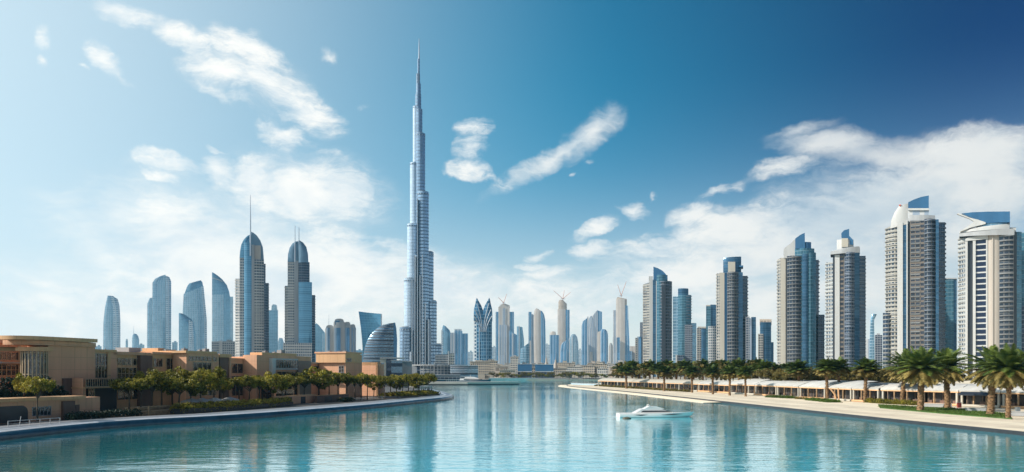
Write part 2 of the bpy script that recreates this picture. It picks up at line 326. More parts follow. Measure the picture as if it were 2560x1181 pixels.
# ------------------------------------------------------------------ towers: strips laid out by photo columns, each at its own distance
class Frame:
    """local frame of a building d metres away, facing the water's near end"""
    def __init__(s, px, d):
        s.az = math.atan((px - 1280) / F); s.d = d
        s.loc = (math.sin(s.az) * d, math.cos(s.az) * d, G); s.rz = -s.az
    def x(s, px, off=0.0): return (s.d + off) * math.tan(math.atan((px - 1280) / F) - s.az)
    def z(s, px, y, off=0.0):
        X = s.x(px, off); Y = (s.d + off) * math.cos(s.az) - X * math.sin(s.az)
        return CH + (HY - y) * Y / F - G
    def m(s, n): return n * s.d * math.cos(s.az) / F          # photo pixels to metres, roughly

def loft(fr, par, name, rows, mat, off=0, off1=None, depth=25, bow=0, n=None, roof=None, top=None, label=None):
    """rows: (left px, left y, right px, right y) from the bottom up, y None = ground. The front runs from off to off1, bowed forward by bow metres."""
    off1 = off if off1 is None else off1
    n = n or (8 if bow else 1)
    mb = MB(); R_ = []
    for (pl, yl, pr, yr) in rows:
        zl = 0 if yl is None else fr.z(pl, yl, off); zr = 0 if yr is None else fr.z(pr, yr, off1)
        zl, zr = max(zl, 0), max(zr, 0)
        xl, xr = fr.x(pl, off), fr.x(pr, off1)
        k = min(1.0, abs(xr - xl) / max(1e-3, abs(fr.x(rows[0][2], off1) - fr.x(rows[0][0], off))))
        front = []
        for i in range(n + 1):
            t = i / n; front.append((xl + (xr - xl) * t, off + (off1 - off) * t - bow * k * (1 - (2 * t - 1) ** 2), zl + (zr - zl) * t))
        back = [(p[0], depth, p[2]) for p in front]
        R_.append((front, back))
    for a, b in zip(R_[:-1], R_[1:]):
        u = 0
        for i in range(n):
            p, q, r, s_ = a[0][i], a[0][i + 1], b[0][i + 1], b[0][i]; L = math.hypot(q[0] - p[0], q[1] - p[1])
            mb.face([p, q, r, s_], [(u, p[2]), (u + L, q[2]), (u + L, r[2]), (u, s_[2])]); u += L
        for (i, sgn) in ((0, -1), (n, 1)):
            p, q, r, s_ = a[0][i], a[1][i], b[1][i], b[0][i]; L = abs(q[1] - p[1])
            if sgn < 0: mb.face([q, p, s_, r], [(-L, q[2]), (0, p[2]), (0, s_[2]), (-L, r[2])])
            else: mb.face([p, q, r, s_], [(u, p[2]), (u + L, q[2]), (u + L, r[2]), (u, s_[2])])
        for i in range(n):
            p, q, r, s_ = a[1][i + 1], a[1][i], b[1][i], b[1][i + 1]; L = abs(q[0] - p[0])
            mb.face([p, q, r, s_], [(0, p[2]), (L, q[2]), (L, r[2]), (0, s_[2])])
    f, bk = R_[-1]
    for i in range(n): mb.face([f[i], f[i + 1], bk[i + 1], bk[i]], None, 1)
    o = mb.build(name, [mat, roof or M['roofgrey']], par)
    if label: o['label'] = label
    return o
def strip(fr, par, name, p0, p1, y, mat, off=0, off1=None, depth=25, bow=0, y0=None, y1=None, **kw):
    return loft(fr, par, name, [(p0, y0, p1, y0), (p0, y, p1, y if y1 is None else y1)], mat, off, off1, depth, bow, **kw)
def plate(fr, par, name, poly, mat, off=0, depth=4):
    """an upright slab with the given outline in photo pixels (clockwise seen in the photo)"""
    mb = MB(); fp = [(fr.x(p, off), off, max(0, fr.z(p, y, off))) for p, y in poly]; bp = [(a, off + depth, c) for a, b, c in fp]
    mb.face(fp); mb.face(list(reversed(bp)))
    for i in range(len(fp)):
        j = (i + 1) % len(fp); mb.face([fp[i], fp[j], bp[j], bp[i]])
    return mb.build(name, mat, par)
def balconies(fr, par, p0, p1, ytop, ybot, step, mat, off=0, off1=None, bow=0, proud=2.0, ext=0.0, h=0.22, depth=6):
    """one balcony per storey: a bowed slab with its parapet; every storey is an object of its own"""
    off1 = off if off1 is None else off1
    n = 8 if bow else 3
    xl, xr = fr.x(p0, off) - ext, fr.x(p1, off1) + ext
    st = fr.m(step); front = []
    for i in range(n + 1):
        t = i / n; front.append((xl + (xr - xl) * t, off + (off1 - off) * t - bow * (1 - (2 * t - 1) ** 2) - proud))
    poly = front + [(xr, off1 + depth), (xl, off + depth)]
    mb = MB(); mb.prism(poly, 0, st * h)
    zt = fr.z((p0 + p1) / 2, ytop, off); zb = fr.z((p0 + p1) / 2, ybot, off); z = zt; first = None; rnd = random.Random(int(p0))
    while z > zb:
        if first is None: first = mb.build('balcony', mat, par, loc=(0, 0, z))
        else:
            c = first.copy(); COL.objects.link(c); c.location = (0, 0, z)
            k = rnd.uniform(0.93, 1.0); 
        z -= st
def mast(fr, par, name, px, y0, y1, w, mat, off=0, tip=0.25):
    x = fr.x(px, off); r = fr.m(w) / 2
    mb = MB(); mb.tube([(x, off, fr.z(px, y0, off)), (x, off, fr.z(px, (y0 + y1) / 2, off)), (x, off, fr.z(px, y1, off))], [r, r * 0.8, r * tip], 8)
    return mb.build(name, mat, par)
def far(px, d): return d * 1.55 if d > 1900 and px < 1610 else d      # the distant ranks stand well back in the haze
def tower(px, d, label, name='skyscraper', group='skyscrapers of the city', cat='tower'):
    fr = Frame(px, far(px, d)); return fr, thing(name, label, cat, fr.loc, fr.rz, group)
def arc(cx, cy, rx, ry, a0, a1, n=7):
    """points along an ellipse in photo pixels, angles in degrees from the right, up positive"""
    return [(cx + rx * math.cos(R(a0 + (a1 - a0) * i / n)), cy - ry * math.sin(R(a0 + (a1 - a0) * i / n))) for i in range(n + 1)]
# ------------------------------------------------------------------ the tall silver spire
def build_spire():
    fr, t = tower(1052, 1900, 'immensely tall silver stepped skyscraper ending in a needle, tallest of all', 'stepped_skyscraper')
    def lobe(p0, p1, y, mat, off, depth=None, cap=True):
        w = fr.x(p1, off) - fr.x(p0, off); n = 14; cx = (fr.x(p0, off) + fr.x(p1, off)) / 2; z = fr.z((p0 + p1) / 2, y, off)
        L = depth or w * 1.1; P = []
        for i in range(n + 1):
            a = math.pi + math.pi * i / n; P.append((cx + w / 2 * math.cos(a), off + w * 0.42 * math.sin(a)))
        for i in range(n + 1):
            a = math.pi * i / n; P.append((cx + w / 2 * math.cos(a), off + L + w * 0.42 * math.sin(a)))
        mb = MB(); mb.prism(P, 0, z); o = mb.build('tier', mat, t, smooth=24)
        if cap:                                            # recessed mechanical crown with a dark rim
            mb = MB(); Q = [(cx + (x - cx) * 1.03, off + L / 2 + (y_ - off - L / 2) * 1.03) for x, y_ in P]
            h = min(6.0, w * 0.16); mb.prism(Q, z - h * 1.6, z - h * 0.9); mb.build('cornice', M['spiredark'], o)
            mb = MB(); Q = [(cx + (x - cx) * 0.86, off + L / 2 + (y_ - off - L / 2) * 0.86) for x, y_ in P]
            mb.prism(Q, z, z + h * 0.45); mb.build('plant_room', M['grey'], o)
        return o
    S, Wh, D = M['spireglass'], M['spirelit'], M['spiredark']
    # left-hand wing, stepping up
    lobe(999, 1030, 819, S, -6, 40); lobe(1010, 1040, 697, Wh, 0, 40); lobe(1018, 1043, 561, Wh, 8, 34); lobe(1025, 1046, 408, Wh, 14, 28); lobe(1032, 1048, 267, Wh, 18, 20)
    # right-hand wing
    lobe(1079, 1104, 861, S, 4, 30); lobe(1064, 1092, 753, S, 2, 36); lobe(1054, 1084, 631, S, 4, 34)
    # front wing and core
    lobe(1043, 1072, 481, S, -16, 50); lobe(1039, 1063, 335, S, 10, 26); lobe(1040, 1056, 274, S, 14, 18)
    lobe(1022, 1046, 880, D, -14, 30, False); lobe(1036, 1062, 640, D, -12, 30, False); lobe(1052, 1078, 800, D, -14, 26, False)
    lobe(1038, 1053, 237, S, 16, 14, False); lobe(1040, 1052, 210, S, 18, 12, False); lobe(1041, 1050, 185, D, 19, 10, False); lobe(1043.4, 1049.2, 148, S, 20, 6, False)
    # fins running up the core
    for p, y0, y1 in ((1030, 918, 700), (1037, 918, 640), (1043.5, 918, 500), (1050, 918, 690), (1056, 918, 640), (1063, 918, 760), (1071, 918, 800)):
        x = fr.x(p, -20); mb = MB(); mb.box((x, -27, fr.z(p, y1, -20) / 2), (2.2, 16, fr.z(p, y1, -20))); mb.build('fin', M['steel'], t)
    x = fr.x(1047.6, 22); mb = MB()
    mb.tube([(x, 22, fr.z(1047, 150, 22)), (x, 22, fr.z(1047, 120, 22)), (x, 22, fr.z(1047, 97, 22))], [2.0, 1.3, 0.5], 8); mb.build('needle', M['steel'], t)
build_spire()

# ------------------------------------------------------------------ pale towers far off on the left
def far_left():
    P, Q, K = M['paleglass'], M['paleribs'], M['skyglass']
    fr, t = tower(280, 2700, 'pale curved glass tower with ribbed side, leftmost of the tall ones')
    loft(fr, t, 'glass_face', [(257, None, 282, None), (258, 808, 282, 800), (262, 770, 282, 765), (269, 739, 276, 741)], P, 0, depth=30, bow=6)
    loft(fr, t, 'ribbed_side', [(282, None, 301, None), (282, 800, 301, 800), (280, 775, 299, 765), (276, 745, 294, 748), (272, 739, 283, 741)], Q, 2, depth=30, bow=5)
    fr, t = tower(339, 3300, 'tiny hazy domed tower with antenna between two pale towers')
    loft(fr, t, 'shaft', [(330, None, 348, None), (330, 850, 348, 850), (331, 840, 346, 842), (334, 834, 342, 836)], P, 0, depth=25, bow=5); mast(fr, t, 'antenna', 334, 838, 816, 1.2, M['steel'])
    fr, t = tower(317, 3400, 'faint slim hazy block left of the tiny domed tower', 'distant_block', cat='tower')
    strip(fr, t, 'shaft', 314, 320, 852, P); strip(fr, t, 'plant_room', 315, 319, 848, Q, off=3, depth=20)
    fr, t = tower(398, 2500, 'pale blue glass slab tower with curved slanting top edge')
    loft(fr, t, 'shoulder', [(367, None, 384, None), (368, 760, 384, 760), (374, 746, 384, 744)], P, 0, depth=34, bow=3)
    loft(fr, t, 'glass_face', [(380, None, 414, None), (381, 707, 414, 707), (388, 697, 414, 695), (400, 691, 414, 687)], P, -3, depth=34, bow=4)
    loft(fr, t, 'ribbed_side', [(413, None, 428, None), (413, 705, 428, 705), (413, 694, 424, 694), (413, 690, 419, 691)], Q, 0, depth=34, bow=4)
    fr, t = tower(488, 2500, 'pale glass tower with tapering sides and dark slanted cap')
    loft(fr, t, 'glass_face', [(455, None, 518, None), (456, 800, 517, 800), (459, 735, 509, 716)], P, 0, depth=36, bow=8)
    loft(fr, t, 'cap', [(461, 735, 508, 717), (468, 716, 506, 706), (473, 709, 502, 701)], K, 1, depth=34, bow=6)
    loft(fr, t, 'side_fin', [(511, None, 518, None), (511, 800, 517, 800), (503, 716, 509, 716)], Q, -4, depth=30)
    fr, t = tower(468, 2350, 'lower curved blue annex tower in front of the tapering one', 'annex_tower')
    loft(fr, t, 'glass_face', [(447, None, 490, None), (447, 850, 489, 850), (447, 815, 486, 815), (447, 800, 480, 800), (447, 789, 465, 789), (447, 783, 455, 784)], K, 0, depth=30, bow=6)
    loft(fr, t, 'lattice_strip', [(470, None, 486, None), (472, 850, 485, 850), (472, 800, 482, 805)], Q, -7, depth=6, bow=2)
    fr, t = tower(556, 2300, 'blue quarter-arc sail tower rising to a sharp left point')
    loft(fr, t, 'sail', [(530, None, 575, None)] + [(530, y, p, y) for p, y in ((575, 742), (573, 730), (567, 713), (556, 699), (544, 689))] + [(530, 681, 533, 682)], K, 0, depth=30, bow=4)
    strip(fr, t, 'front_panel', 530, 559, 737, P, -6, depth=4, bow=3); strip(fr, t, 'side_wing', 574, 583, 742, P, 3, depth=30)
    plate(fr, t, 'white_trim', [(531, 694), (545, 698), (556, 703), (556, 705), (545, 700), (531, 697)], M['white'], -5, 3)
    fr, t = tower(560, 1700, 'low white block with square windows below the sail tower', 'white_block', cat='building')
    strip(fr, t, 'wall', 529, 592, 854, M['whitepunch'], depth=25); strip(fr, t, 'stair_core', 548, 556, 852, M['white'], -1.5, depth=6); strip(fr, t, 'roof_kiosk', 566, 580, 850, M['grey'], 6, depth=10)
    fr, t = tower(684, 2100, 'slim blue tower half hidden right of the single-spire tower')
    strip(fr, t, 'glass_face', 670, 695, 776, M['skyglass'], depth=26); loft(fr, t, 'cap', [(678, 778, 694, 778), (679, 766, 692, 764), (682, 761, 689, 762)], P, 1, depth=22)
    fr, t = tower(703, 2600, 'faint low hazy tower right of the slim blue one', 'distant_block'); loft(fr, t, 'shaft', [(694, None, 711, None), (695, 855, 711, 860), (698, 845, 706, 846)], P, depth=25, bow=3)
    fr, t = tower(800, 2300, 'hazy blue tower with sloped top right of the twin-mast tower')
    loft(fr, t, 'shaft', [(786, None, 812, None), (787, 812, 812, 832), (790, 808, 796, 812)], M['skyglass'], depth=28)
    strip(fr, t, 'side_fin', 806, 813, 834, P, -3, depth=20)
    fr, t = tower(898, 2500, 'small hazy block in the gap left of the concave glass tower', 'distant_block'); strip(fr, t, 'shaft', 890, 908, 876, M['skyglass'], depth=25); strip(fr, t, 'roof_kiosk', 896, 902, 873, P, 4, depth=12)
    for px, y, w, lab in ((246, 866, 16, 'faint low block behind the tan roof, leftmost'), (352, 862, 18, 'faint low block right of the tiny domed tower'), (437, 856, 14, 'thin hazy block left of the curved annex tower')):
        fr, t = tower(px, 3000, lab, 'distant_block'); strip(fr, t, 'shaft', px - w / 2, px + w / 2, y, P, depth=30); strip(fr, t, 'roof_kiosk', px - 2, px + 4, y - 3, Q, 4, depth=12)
far_left()

# ------------------------------------------------------------------ the two domed towers with masts
def mast_towers():
    fr, t = tower(630, 1550, 'domed residential tower with one very tall spire')
    strip(fr, t, 'wing', 588, 601, 697, M['lightpunch'], 12, 4, depth=34)
    strip(fr, t, 'facade', 599, 612, 640, M['lightpunch'], 4, depth=34)
    strip(fr, t, 'glass_bay', 610, 631, 607, M['midblue'], 0, depth=32, bow=3)
    strip(fr, t, 'pier', 629, 636, 612, M['grey'], -1.5, depth=30)
    strip(fr, t, 'balcony_bay', 635, 660, 650, M['baylight'], 0, depth=30, bow=2); strip(fr, t, 'wing', 657, 672, 708, M['navyglass'], 3, 10, depth=34); strip(fr, t, 'upper_wing', 657, 664, 660, M['navyglass'], 1, depth=30)
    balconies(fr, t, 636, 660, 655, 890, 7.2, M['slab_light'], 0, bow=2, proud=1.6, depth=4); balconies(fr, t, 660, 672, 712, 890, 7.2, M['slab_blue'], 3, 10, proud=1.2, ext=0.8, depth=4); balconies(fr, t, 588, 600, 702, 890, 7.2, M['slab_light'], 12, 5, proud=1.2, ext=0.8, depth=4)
    loft(fr, t, 'dome', [(599, 645, 628, 645), (600, 628, 628, 628), (603, 612, 628, 612), (609, 600, 628, 600), (617, 591, 628, 591), (624, 587, 628, 587)], M['midblue'], 3, depth=26, bow=2)
    loft(fr, t, 'dome_fin', [(628, 655, 660, 655), (628, 640, 659, 640), (628, 620, 657, 618), (628, 604, 651, 602), (628, 591, 642, 589), (628, 580, 633, 582)], M['domeblue'], 5, depth=18)
    strip(fr, t, 'penthouse', 636, 652, 614, M['beige'], 1, depth=20, y0=652)
    mast(fr, t, 'spire', 626, 640, 488, 4.2, M['steel'], -2)
    fr, t = tower(752, 1550, 'domed residential tower with a pair of short masts')
    strip(fr, t, 'wing', 712, 722, 715, M['lightpunch'], 12, 5, depth=34); strip(fr, t, 'facade', 719, 737, 655, M['lightpunch'], 3, depth=32); strip(fr, t, 'pier', 735, 746, 652, M['grey'], 0.5, depth=30)
    strip(fr, t, 'upper_bay', 745, 774, 656, M['navyglass'], 2, depth=30, bow=3); strip(fr, t, 'curved_glass', 746, 780, 706, M['midblue'], -4, depth=10, bow=3); strip(fr, t, 'wing', 779, 788, 738, M['navyglass'], 3, 8, depth=34)
    balconies(fr, t, 712, 722, 720, 890, 7.4, M['slab_light'], 12, 5, proud=1.3, ext=0.8, depth=4); balconies(fr, t, 721, 735, 664, 850, 7.4, M['slab_light'], 3, proud=1.1, depth=4); balconies(fr, t, 779, 788, 742, 890, 6.5, M['slab_blue'], 3, 8, proud=1.2, ext=0.8, depth=4); balconies(fr, t, 746, 773, 662, 700, 6.5, M['slab_blue'], 2, bow=3, proud=1.3, ext=0.6, depth=4)
    loft(fr, t, 'dome', [(719, 655, 748, 655), (720, 636, 748, 636), (724, 620, 748, 620), (731, 609, 748, 609), (739, 604, 748, 604)], M['domeblue'], 3, depth=26, bow=3)
    loft(fr, t, 'dome_shell', [(746, 657, 771, 657), (746, 636, 770, 636), (746, 618, 766, 618), (746, 607, 758, 607), (746, 601, 750, 602)], M['domeblue'], 0, depth=24, bow=4)
    strip(fr, t, 'podium', 708, 780, 858, M['lightpunch'], -12, depth=14)
    mast(fr, t, 'mast', 737.5, 655, 565, 2.6, M['steel'], -3, .6); mast(fr, t, 'mast', 747.5, 610, 568, 2.4, M['steel'], -3, .6)
mast_towers()

def left_mid():
    # arched postmodern block
    fr, t = tower(852, 1750, 'wide cream block with blue window bays and rounded rooftops', 'arched_block')
    for p0, p1, y, off in ((813, 836, 822, 6), (834, 862, 806, 0), (858, 878, 814, 3), (874, 890, 820, 6)):
        strip(fr, t, 'wall', p0, p1, y, M['white'], off, depth=30, bow=1.5)
        c = (p0 + p1) / 2; w = (p1 - p0) / 2
        loft(fr, t, 'rounded_roof', [(p0 + 1, y, p1 - 1, y), (p0 + w * .3, y - 7, p1 - w * .3, y - 7), (p0 + w * .7, y - 9, p1 - w * .7, y - 9)], M['white'], off + 1, depth=26)
    for p0, p1, off in ((816, 824, 4.2), (836, 852, -2.2), (861, 874, 0.8), (877, 883, 4.2), (885, 889, 4.8)): strip(fr, t, 'glass_bay', p0, p1, 820, M['bluevert'], off, depth=6, bow=1)
    strip(fr, t, 'roof_window', 838, 849, 802, M['steelblue'], -1, depth=5, y0=812)
    mast(fr, t, 'antenna', 822, 818, 785, 1.2, M['steel'], 8)
    # concave sail tower
    fr, t = tower(926, 1500, 'blue glass tower with concave left edge and flat slanting top', 'concave_tower')
    loft(fr, t, 'glass_sail', [(908, None, 954, None), (907, 885, 954, 885), (905, 850, 954, 850), (902, 820, 954, 820), (899, 798, 954, 798), (896.5, 779, 954, 785)], M['sailblue'], 0, depth=22, bow=-5, n=8)
    loft(fr, t, 'edge_fin', [(952, None, 955, None), (952, 786, 955, 786)], M['steel'], -2, depth=22)
    # ribbed quarter dome
    fr, t = tower(950, 1350, 'low striped quarter-dome building with horizontal metal louvres', 'louvred_dome', cat='building')
    A = [(907, None, 984, None)] + [(p, y, 984, y) for p, y in ((907.5, 905), (909, 885), (913, 866), (920, 848), (930, 833), (943, 821), (957, 813))] + [(972, 809, 984, 808)]
    loft(fr, t, 'louvred_shell', A, M['louvre'], 0, depth=34, bow=10, n=12)
    loft(fr, t, 'end_wall', [(983, None, 991, None), (983, 900, 992, 900), (983, 850, 993, 850), (983, 822, 991, 822), (984, 807, 988, 807)], M['steelblue'], 1, depth=34)
    for k in range(15):                                     # projecting louvre blades
        y = 900 - k * 6.2; w = next((p for p, yy in ((907.5, 905), (909, 885), (913, 866), (920, 848), (930, 833), (943, 821), (957, 813), (972, 806)) if yy <= y), 957)
        pl = 907.5 if y > 895 else 984 - 76.5 * math.sqrt(max(0.02, 1 - ((905 - y) / 98.0) ** 2)); n = 12; xl, xr = fr.x(pl, 0), fr.x(984, 0); kk = (984 - pl) / 77.0
        fp = [(xl + (xr - xl) * i / n, -10 * kk * (1 - (2 * i / n - 1) ** 2) - 1.4) for i in range(n + 1)]
        mb = MB(); z = fr.z(950, y); mb.prism(fp + [(xr, 3), (xl, 3)], z - 0.5, z + 0.9); mb.build('louvre_blade', M['slab_blue'], t)
    # blocks right of the tall spire
    fr, t = tower(1114, 2300, 'pale blue tower with curved shoulder just right of the tallest spire')
    loft(fr, t, 'glass_face', [(1103, None, 1127, None), (1104, 830, 1127, 835), (1107, 815, 1124, 826), (1109, 813, 1114, 816)], M['skyglass'], depth=30, bow=3); strip(fr, t, 'side_fin', 1103, 1108, 826, M['paleribs'], -3, depth=20)
    fr, t = tower(1150, 2200, 'blue-grey stepped office block left of the tulip-topped tower')
    strip(fr, t, 'centre_bay', 1136, 1156, 828, M['bluevert'], 0, depth=30); strip(fr, t, 'wing', 1126, 1138, 832, M['greyvert'], -3, depth=30); strip(fr, t, 'wing', 1154, 1170, 834, M['bluevert'], 3, depth=30); strip(fr, t, 'plant_room', 1136, 1154, 823, M['paleribs'], 6, depth=14, y0=828)
left_mid()

# ------------------------------------------------------------------ the middle of the skyline
def tulip():
    fr, t = tower(1207, 1700, 'dark blue tower topped by two curved pointed petals')
    strip(fr, t, 'window_wall', 1184, 1192, 800, M['tulipgrid'], 3, 0, depth=30)
    strip(fr, t, 'shaft', 1191, 1230, 800, M['tulip'], 0, depth=30, bow=4)
    L = [(1184, 802, 1209, 802), (1184, 785, 1209, 786), (1185, 772, 1208, 778), (1188, 760, 1203, 764), (1190, 750, 1196, 752), (1191.5, 745, 1192.5, 745.5)]
    loft(fr, t, 'petal', L, M['tulip'], -1, depth=26, bow=3)
    loft(fr, t, 'petal', [(2 * 1207.5 - b, d, 2 * 1207.5 - a, c) for a, c, b, d in L], M['tulip'], -1, depth=26, bow=3)
    for s in (1, -1):                                       # curved ribs fanning into the petals
        for k, (x0, x1) in enumerate(((1.5, 15), (4, 20), (7, 22.5))):
            mb = MB(); pts = []
            for i in range(11):
                u = i / 10; p = 1207.5 - s * (x0 + (x1 - x0) * u ** 1.7); y = 830 - u * (72 - k * 16); pts.append((fr.x(p, -6), -6.2 + 1.5 * u, fr.z(p, y, -6)))
            mb.tube(pts, 0.8, 6); mb.build('rib', M['steel'], t)
        mb = MB(); mb.tube([(fr.x(1207.5 - s * x, -6), -5.6 + (2.6 if x > 5 else 0), z) for x, z in ((x, z) for x in (9,) for z in (2, fr.z(1207, 812)))], 0.7, 6); mb.build('rib', M['steel'], t)
    strip(fr, t, 'podium', 1180, 1234, 905, M['creampunch'], -14, depth=16)
tulip()

def crane(px, d, y0, lines, label):
    """luffing cranes: mast, jib and counter-jib"""
    fr = Frame(px, far(px, d))
    for (p1, y1), lab in lines:
        t = thing('tower_crane', lab, 'crane', fr.loc, fr.rz, 'construction cranes on the skyline')
        z0 = fr.z(px, y0); t.location = (*fr.loc[:2], G + z0); x1 = fr.x(p1); z1 = fr.z(p1, y1) - z0
        mb = MB(); mb.tube([(0, 0, -3), (0, 0, 6)], 1.1, 4); mb.build('crane_mast', M['crane'], t)
        mb = MB(); mb.tube([(0, 0, 5), (x1, 0, z1)], [1.4, 0.8], 4); mb.build('jib', M['crane'], t)
        k = -0.22; mb = MB(); mb.tube([(0, 0, 5), (x1 * k, 0, 4.5)], [1.0, 1.0], 4); mb.box((x1 * k, 0, 4), (4, 3, 3)); mb.build('counterweight', M['grey'], t)

def middle():
    B, V, Gv = M['bluevert'], M['beigevert'], M['greyvert']
    fr, t = tower(1262, 2400, 'beige tower under construction with gabled crown, right of the tulip-topped tower')
    strip(fr, t, 'blue_flank', 1239, 1247, 780, B, 8, depth=34); strip(fr, t, 'wall', 1246, 1274, 768, V, 2, depth=34)
    loft(fr, t, 'crown', [(1247, 768, 1275, 770), (1252, 762, 1274, 764), (1256, 760, 1264, 760)], V, 3, depth=26)
    strip(fr, t, 'window_strip', 1256, 1264, 771, Gv, 0, depth=4, y0=813); strip(fr, t, 'front_bay', 1247, 1268, 813, M['greyvert'], -10, depth=14); strip(fr, t, 'blue_flank', 1274, 1285, 780, B, 5, depth=34)
    crane(1259, 2400, 760, [((1246, 744), 'thin crane jib leaning left above the gabled beige tower'), ((1267, 735), 'thin upright crane jib above the gabled beige tower')], '')
    fr, t = tower(1282, 2300, 'dark blue tower with sloped top in front of the gabled beige one')
    loft(fr, t, 'shaft', [(1272, None, 1293, None), (1272, 826, 1293, 838)], B, 0, depth=30); strip(fr, t, 'side_fin', 1280, 1284, 834, Gv, -3, depth=6)
    fr, t = tower(1299, 2700, 'light blue glass tower behind the slanted low glass building'); loft(fr, t, 'shaft', [(1290, None, 1312, None), (1292, 850, 1310, 850), (1292, 816, 1306, 818)], M['skyglass'], depth=30, bow=3); strip(fr, t, 'fin', 1297, 1299, 815, Gv, -5, depth=4)
    fr, t = tower(1314, 1900, 'low glass building with roof slanting up to a fin on its right', 'slanted_block', cat='building')
    loft(fr, t, 'glass_face', [(1301, None, 1325, None), (1301, 890, 1325, 890), (1302, 872, 1325, 856)], M['skyglass'], 0, depth=26, bow=4); strip(fr, t, 'fin', 1324, 1328, 852, M['white'], -2, depth=24)
    fr, t = tower(1329, 2400, 'narrow dark blue twin-topped tower left of the leaning beige tower')
    strip(fr, t, 'shaft', 1321, 1329, 780, B, 0, depth=30); strip(fr, t, 'shaft', 1328, 1336, 785, Gv, 3, depth=30, y1=788)
    fr, t = tower(1349, 2350, 'tall beige and blue tower with curving right edge')
    loft(fr, t, 'beige_face', [(1336, None, 1352, None), (1334, 850, 1352, 850), (1334, 790, 1352, 790), (1336, 777, 1352, 778), (1340, 771, 1344, 772)], V, 0, depth=32, bow=2)
    loft(fr, t, 'blue_face', [(1351, None, 1363, None), (1351, 850, 1364, 850), (1351, 800, 1363, 800), (1351, 785, 1360, 786), (1351, 777, 1355, 778)], B, 1, depth=32, bow=2)
    fr, t = tower(1386, 2200, 'short blue tower with beige rounded cap left of the second crane tower')
    strip(fr, t, 'shaft', 1374, 1398, 838, B, 0, depth=30, bow=2); loft(fr, t, 'cap', [(1374, 838, 1390, 838), (1376, 831, 1389, 831), (1378, 829, 1387, 829)], V, 1, depth=26, bow=2)
    fr, t = tower(1409, 2500, 'beige tower with scaffolded drum top and three crane jibs')
    strip(fr, t, 'beige_face', 1394, 1414, 773, V, 0, depth=34, bow=2); strip(fr, t, 'blue_face', 1412, 1424, 775, B, 2, depth=34, bow=2); loft(fr, t, 'scaffolded_drum', [(1396, 775, 1417, 775), (1396, 755, 1417, 760), (1399, 750, 1408, 751)], M['scaffold'], 3, depth=28, bow=4)
    crane(1407, 2500, 750, [((1384, 727), 'crane jib leaning left on the scaffolded drum tower'), ((1411, 726), 'upright middle crane jib on the scaffolded drum tower'), ((1427, 731), 'crane jib leaning right on the scaffolded drum tower')], '')
    fr, t = tower(1412, 1950, 'low blue building with roof curving up towards the right', 'curved_block', cat='building'); loft(fr, t, 'glass_face', [(1399, None, 1424, None), (1400, 880, 1424, 870), (1402, 864, 1424, 852), (1408, 856, 1424, 846)], B, 0, depth=28, bow=3); strip(fr, t, 'white_edge', 1422.5, 1424.5, 845, M['white'], -2, depth=20)
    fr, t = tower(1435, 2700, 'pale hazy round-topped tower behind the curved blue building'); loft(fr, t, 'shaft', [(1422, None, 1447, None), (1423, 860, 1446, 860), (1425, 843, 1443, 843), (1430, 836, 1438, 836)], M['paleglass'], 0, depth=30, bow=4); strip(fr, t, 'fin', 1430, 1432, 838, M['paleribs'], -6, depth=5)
    fr, t = tower(1463, 2300, 'blue tower with rounded left shoulder, left of three joined towers'); loft(fr, t, 'shaft', [(1453, None, 1470, None), (1454, 815, 1470, 800), (1457, 804, 1470, 794)], B, 0, depth=30, bow=2); strip(fr, t, 'fin', 1468, 1471, 792, Gv, -2, depth=20)
    fr, t = tower(1481, 2400, 'grey pointed tower, middle of three joined towers'); loft(fr, t, 'shaft', [(1467, None, 1493, None), (1468, 815, 1490, 830), (1471, 797, 1484, 800), (1477, 790, 1480, 790)], Gv, 0, depth=30, bow=3); strip(fr, t, 'low_annex', 1474, 1482, 880, V, -6, depth=5)
    fr, t = tower(1495, 2500, 'tall grey and blue tower, right of three joined towers'); loft(fr, t, 'grey_face', [(1480, None, 1494, None), (1482, 790, 1494, 782), (1487, 783, 1494, 775)], Gv, 0, depth=30); loft(fr, t, 'blue_face', [(1493, None, 1506, None), (1493, 776, 1505, 780)], B, 2, depth=30)
    fr, t = tower(1508, 2150, 'beige round-shouldered tower in front of the three joined towers'); loft(fr, t, 'beige_face', [(1493, None, 1503, None), (1493, 835, 1503, 835), (1495, 830, 1503, 828)], V, 0, depth=30); loft(fr, t, 'blue_face', [(1501, None, 1520, None), (1501, 835, 1520, 840), (1502, 826, 1518, 829), (1505, 823, 1514, 824)], B, 0, depth=30, bow=3)
    fr, t = tower(1553, 2350, 'tall beige tower with tapering blue flank and two crane jibs')
    strip(fr, t, 'left_wing', 1533, 1542, 776, Gv, 4, depth=34); strip(fr, t, 'beige_face', 1540, 1563, 748, V, 0, depth=34, bow=2); loft(fr, t, 'blue_flank', [(1561, None, 1576, None), (1561, 870, 1574, 870), (1561, 800, 1571, 800), (1562, 763, 1570, 765)], B, 2, depth=34); loft(fr, t, 'crown', [(1541, 762, 1567, 763), (1541, 748, 1567, 748), (1544, 743, 1554, 745)], M['scaffold'], 4, depth=24, bow=3)
    crane(1553, 2350, 742, [((1544, 712), 'crane jib leaning left on the tapering beige tower'), ((1566, 704), 'longer crane jib leaning right on the tapering beige tower')], '')
    fr, t = tower(1541, 2100, 'low grey-blue tower with flat top in front of the tapering beige tower'); strip(fr, t, 'grey_face', 1532, 1542, 844, Gv, 0, depth=28); strip(fr, t, 'blue_face', 1541, 1550, 844, B, 1, depth=28)
    fr, t = tower(1526, 2800, 'small hazy pointed tower between rounded and tapering beige towers', 'distant_block'); loft(fr, t, 'shaft', [(1521, None, 1533, None), (1522, 866, 1533, 866), (1525, 858, 1529, 858)], V, depth=25); strip(fr, t, 'fin', 1526, 1528, 858, Gv, -3, depth=6)
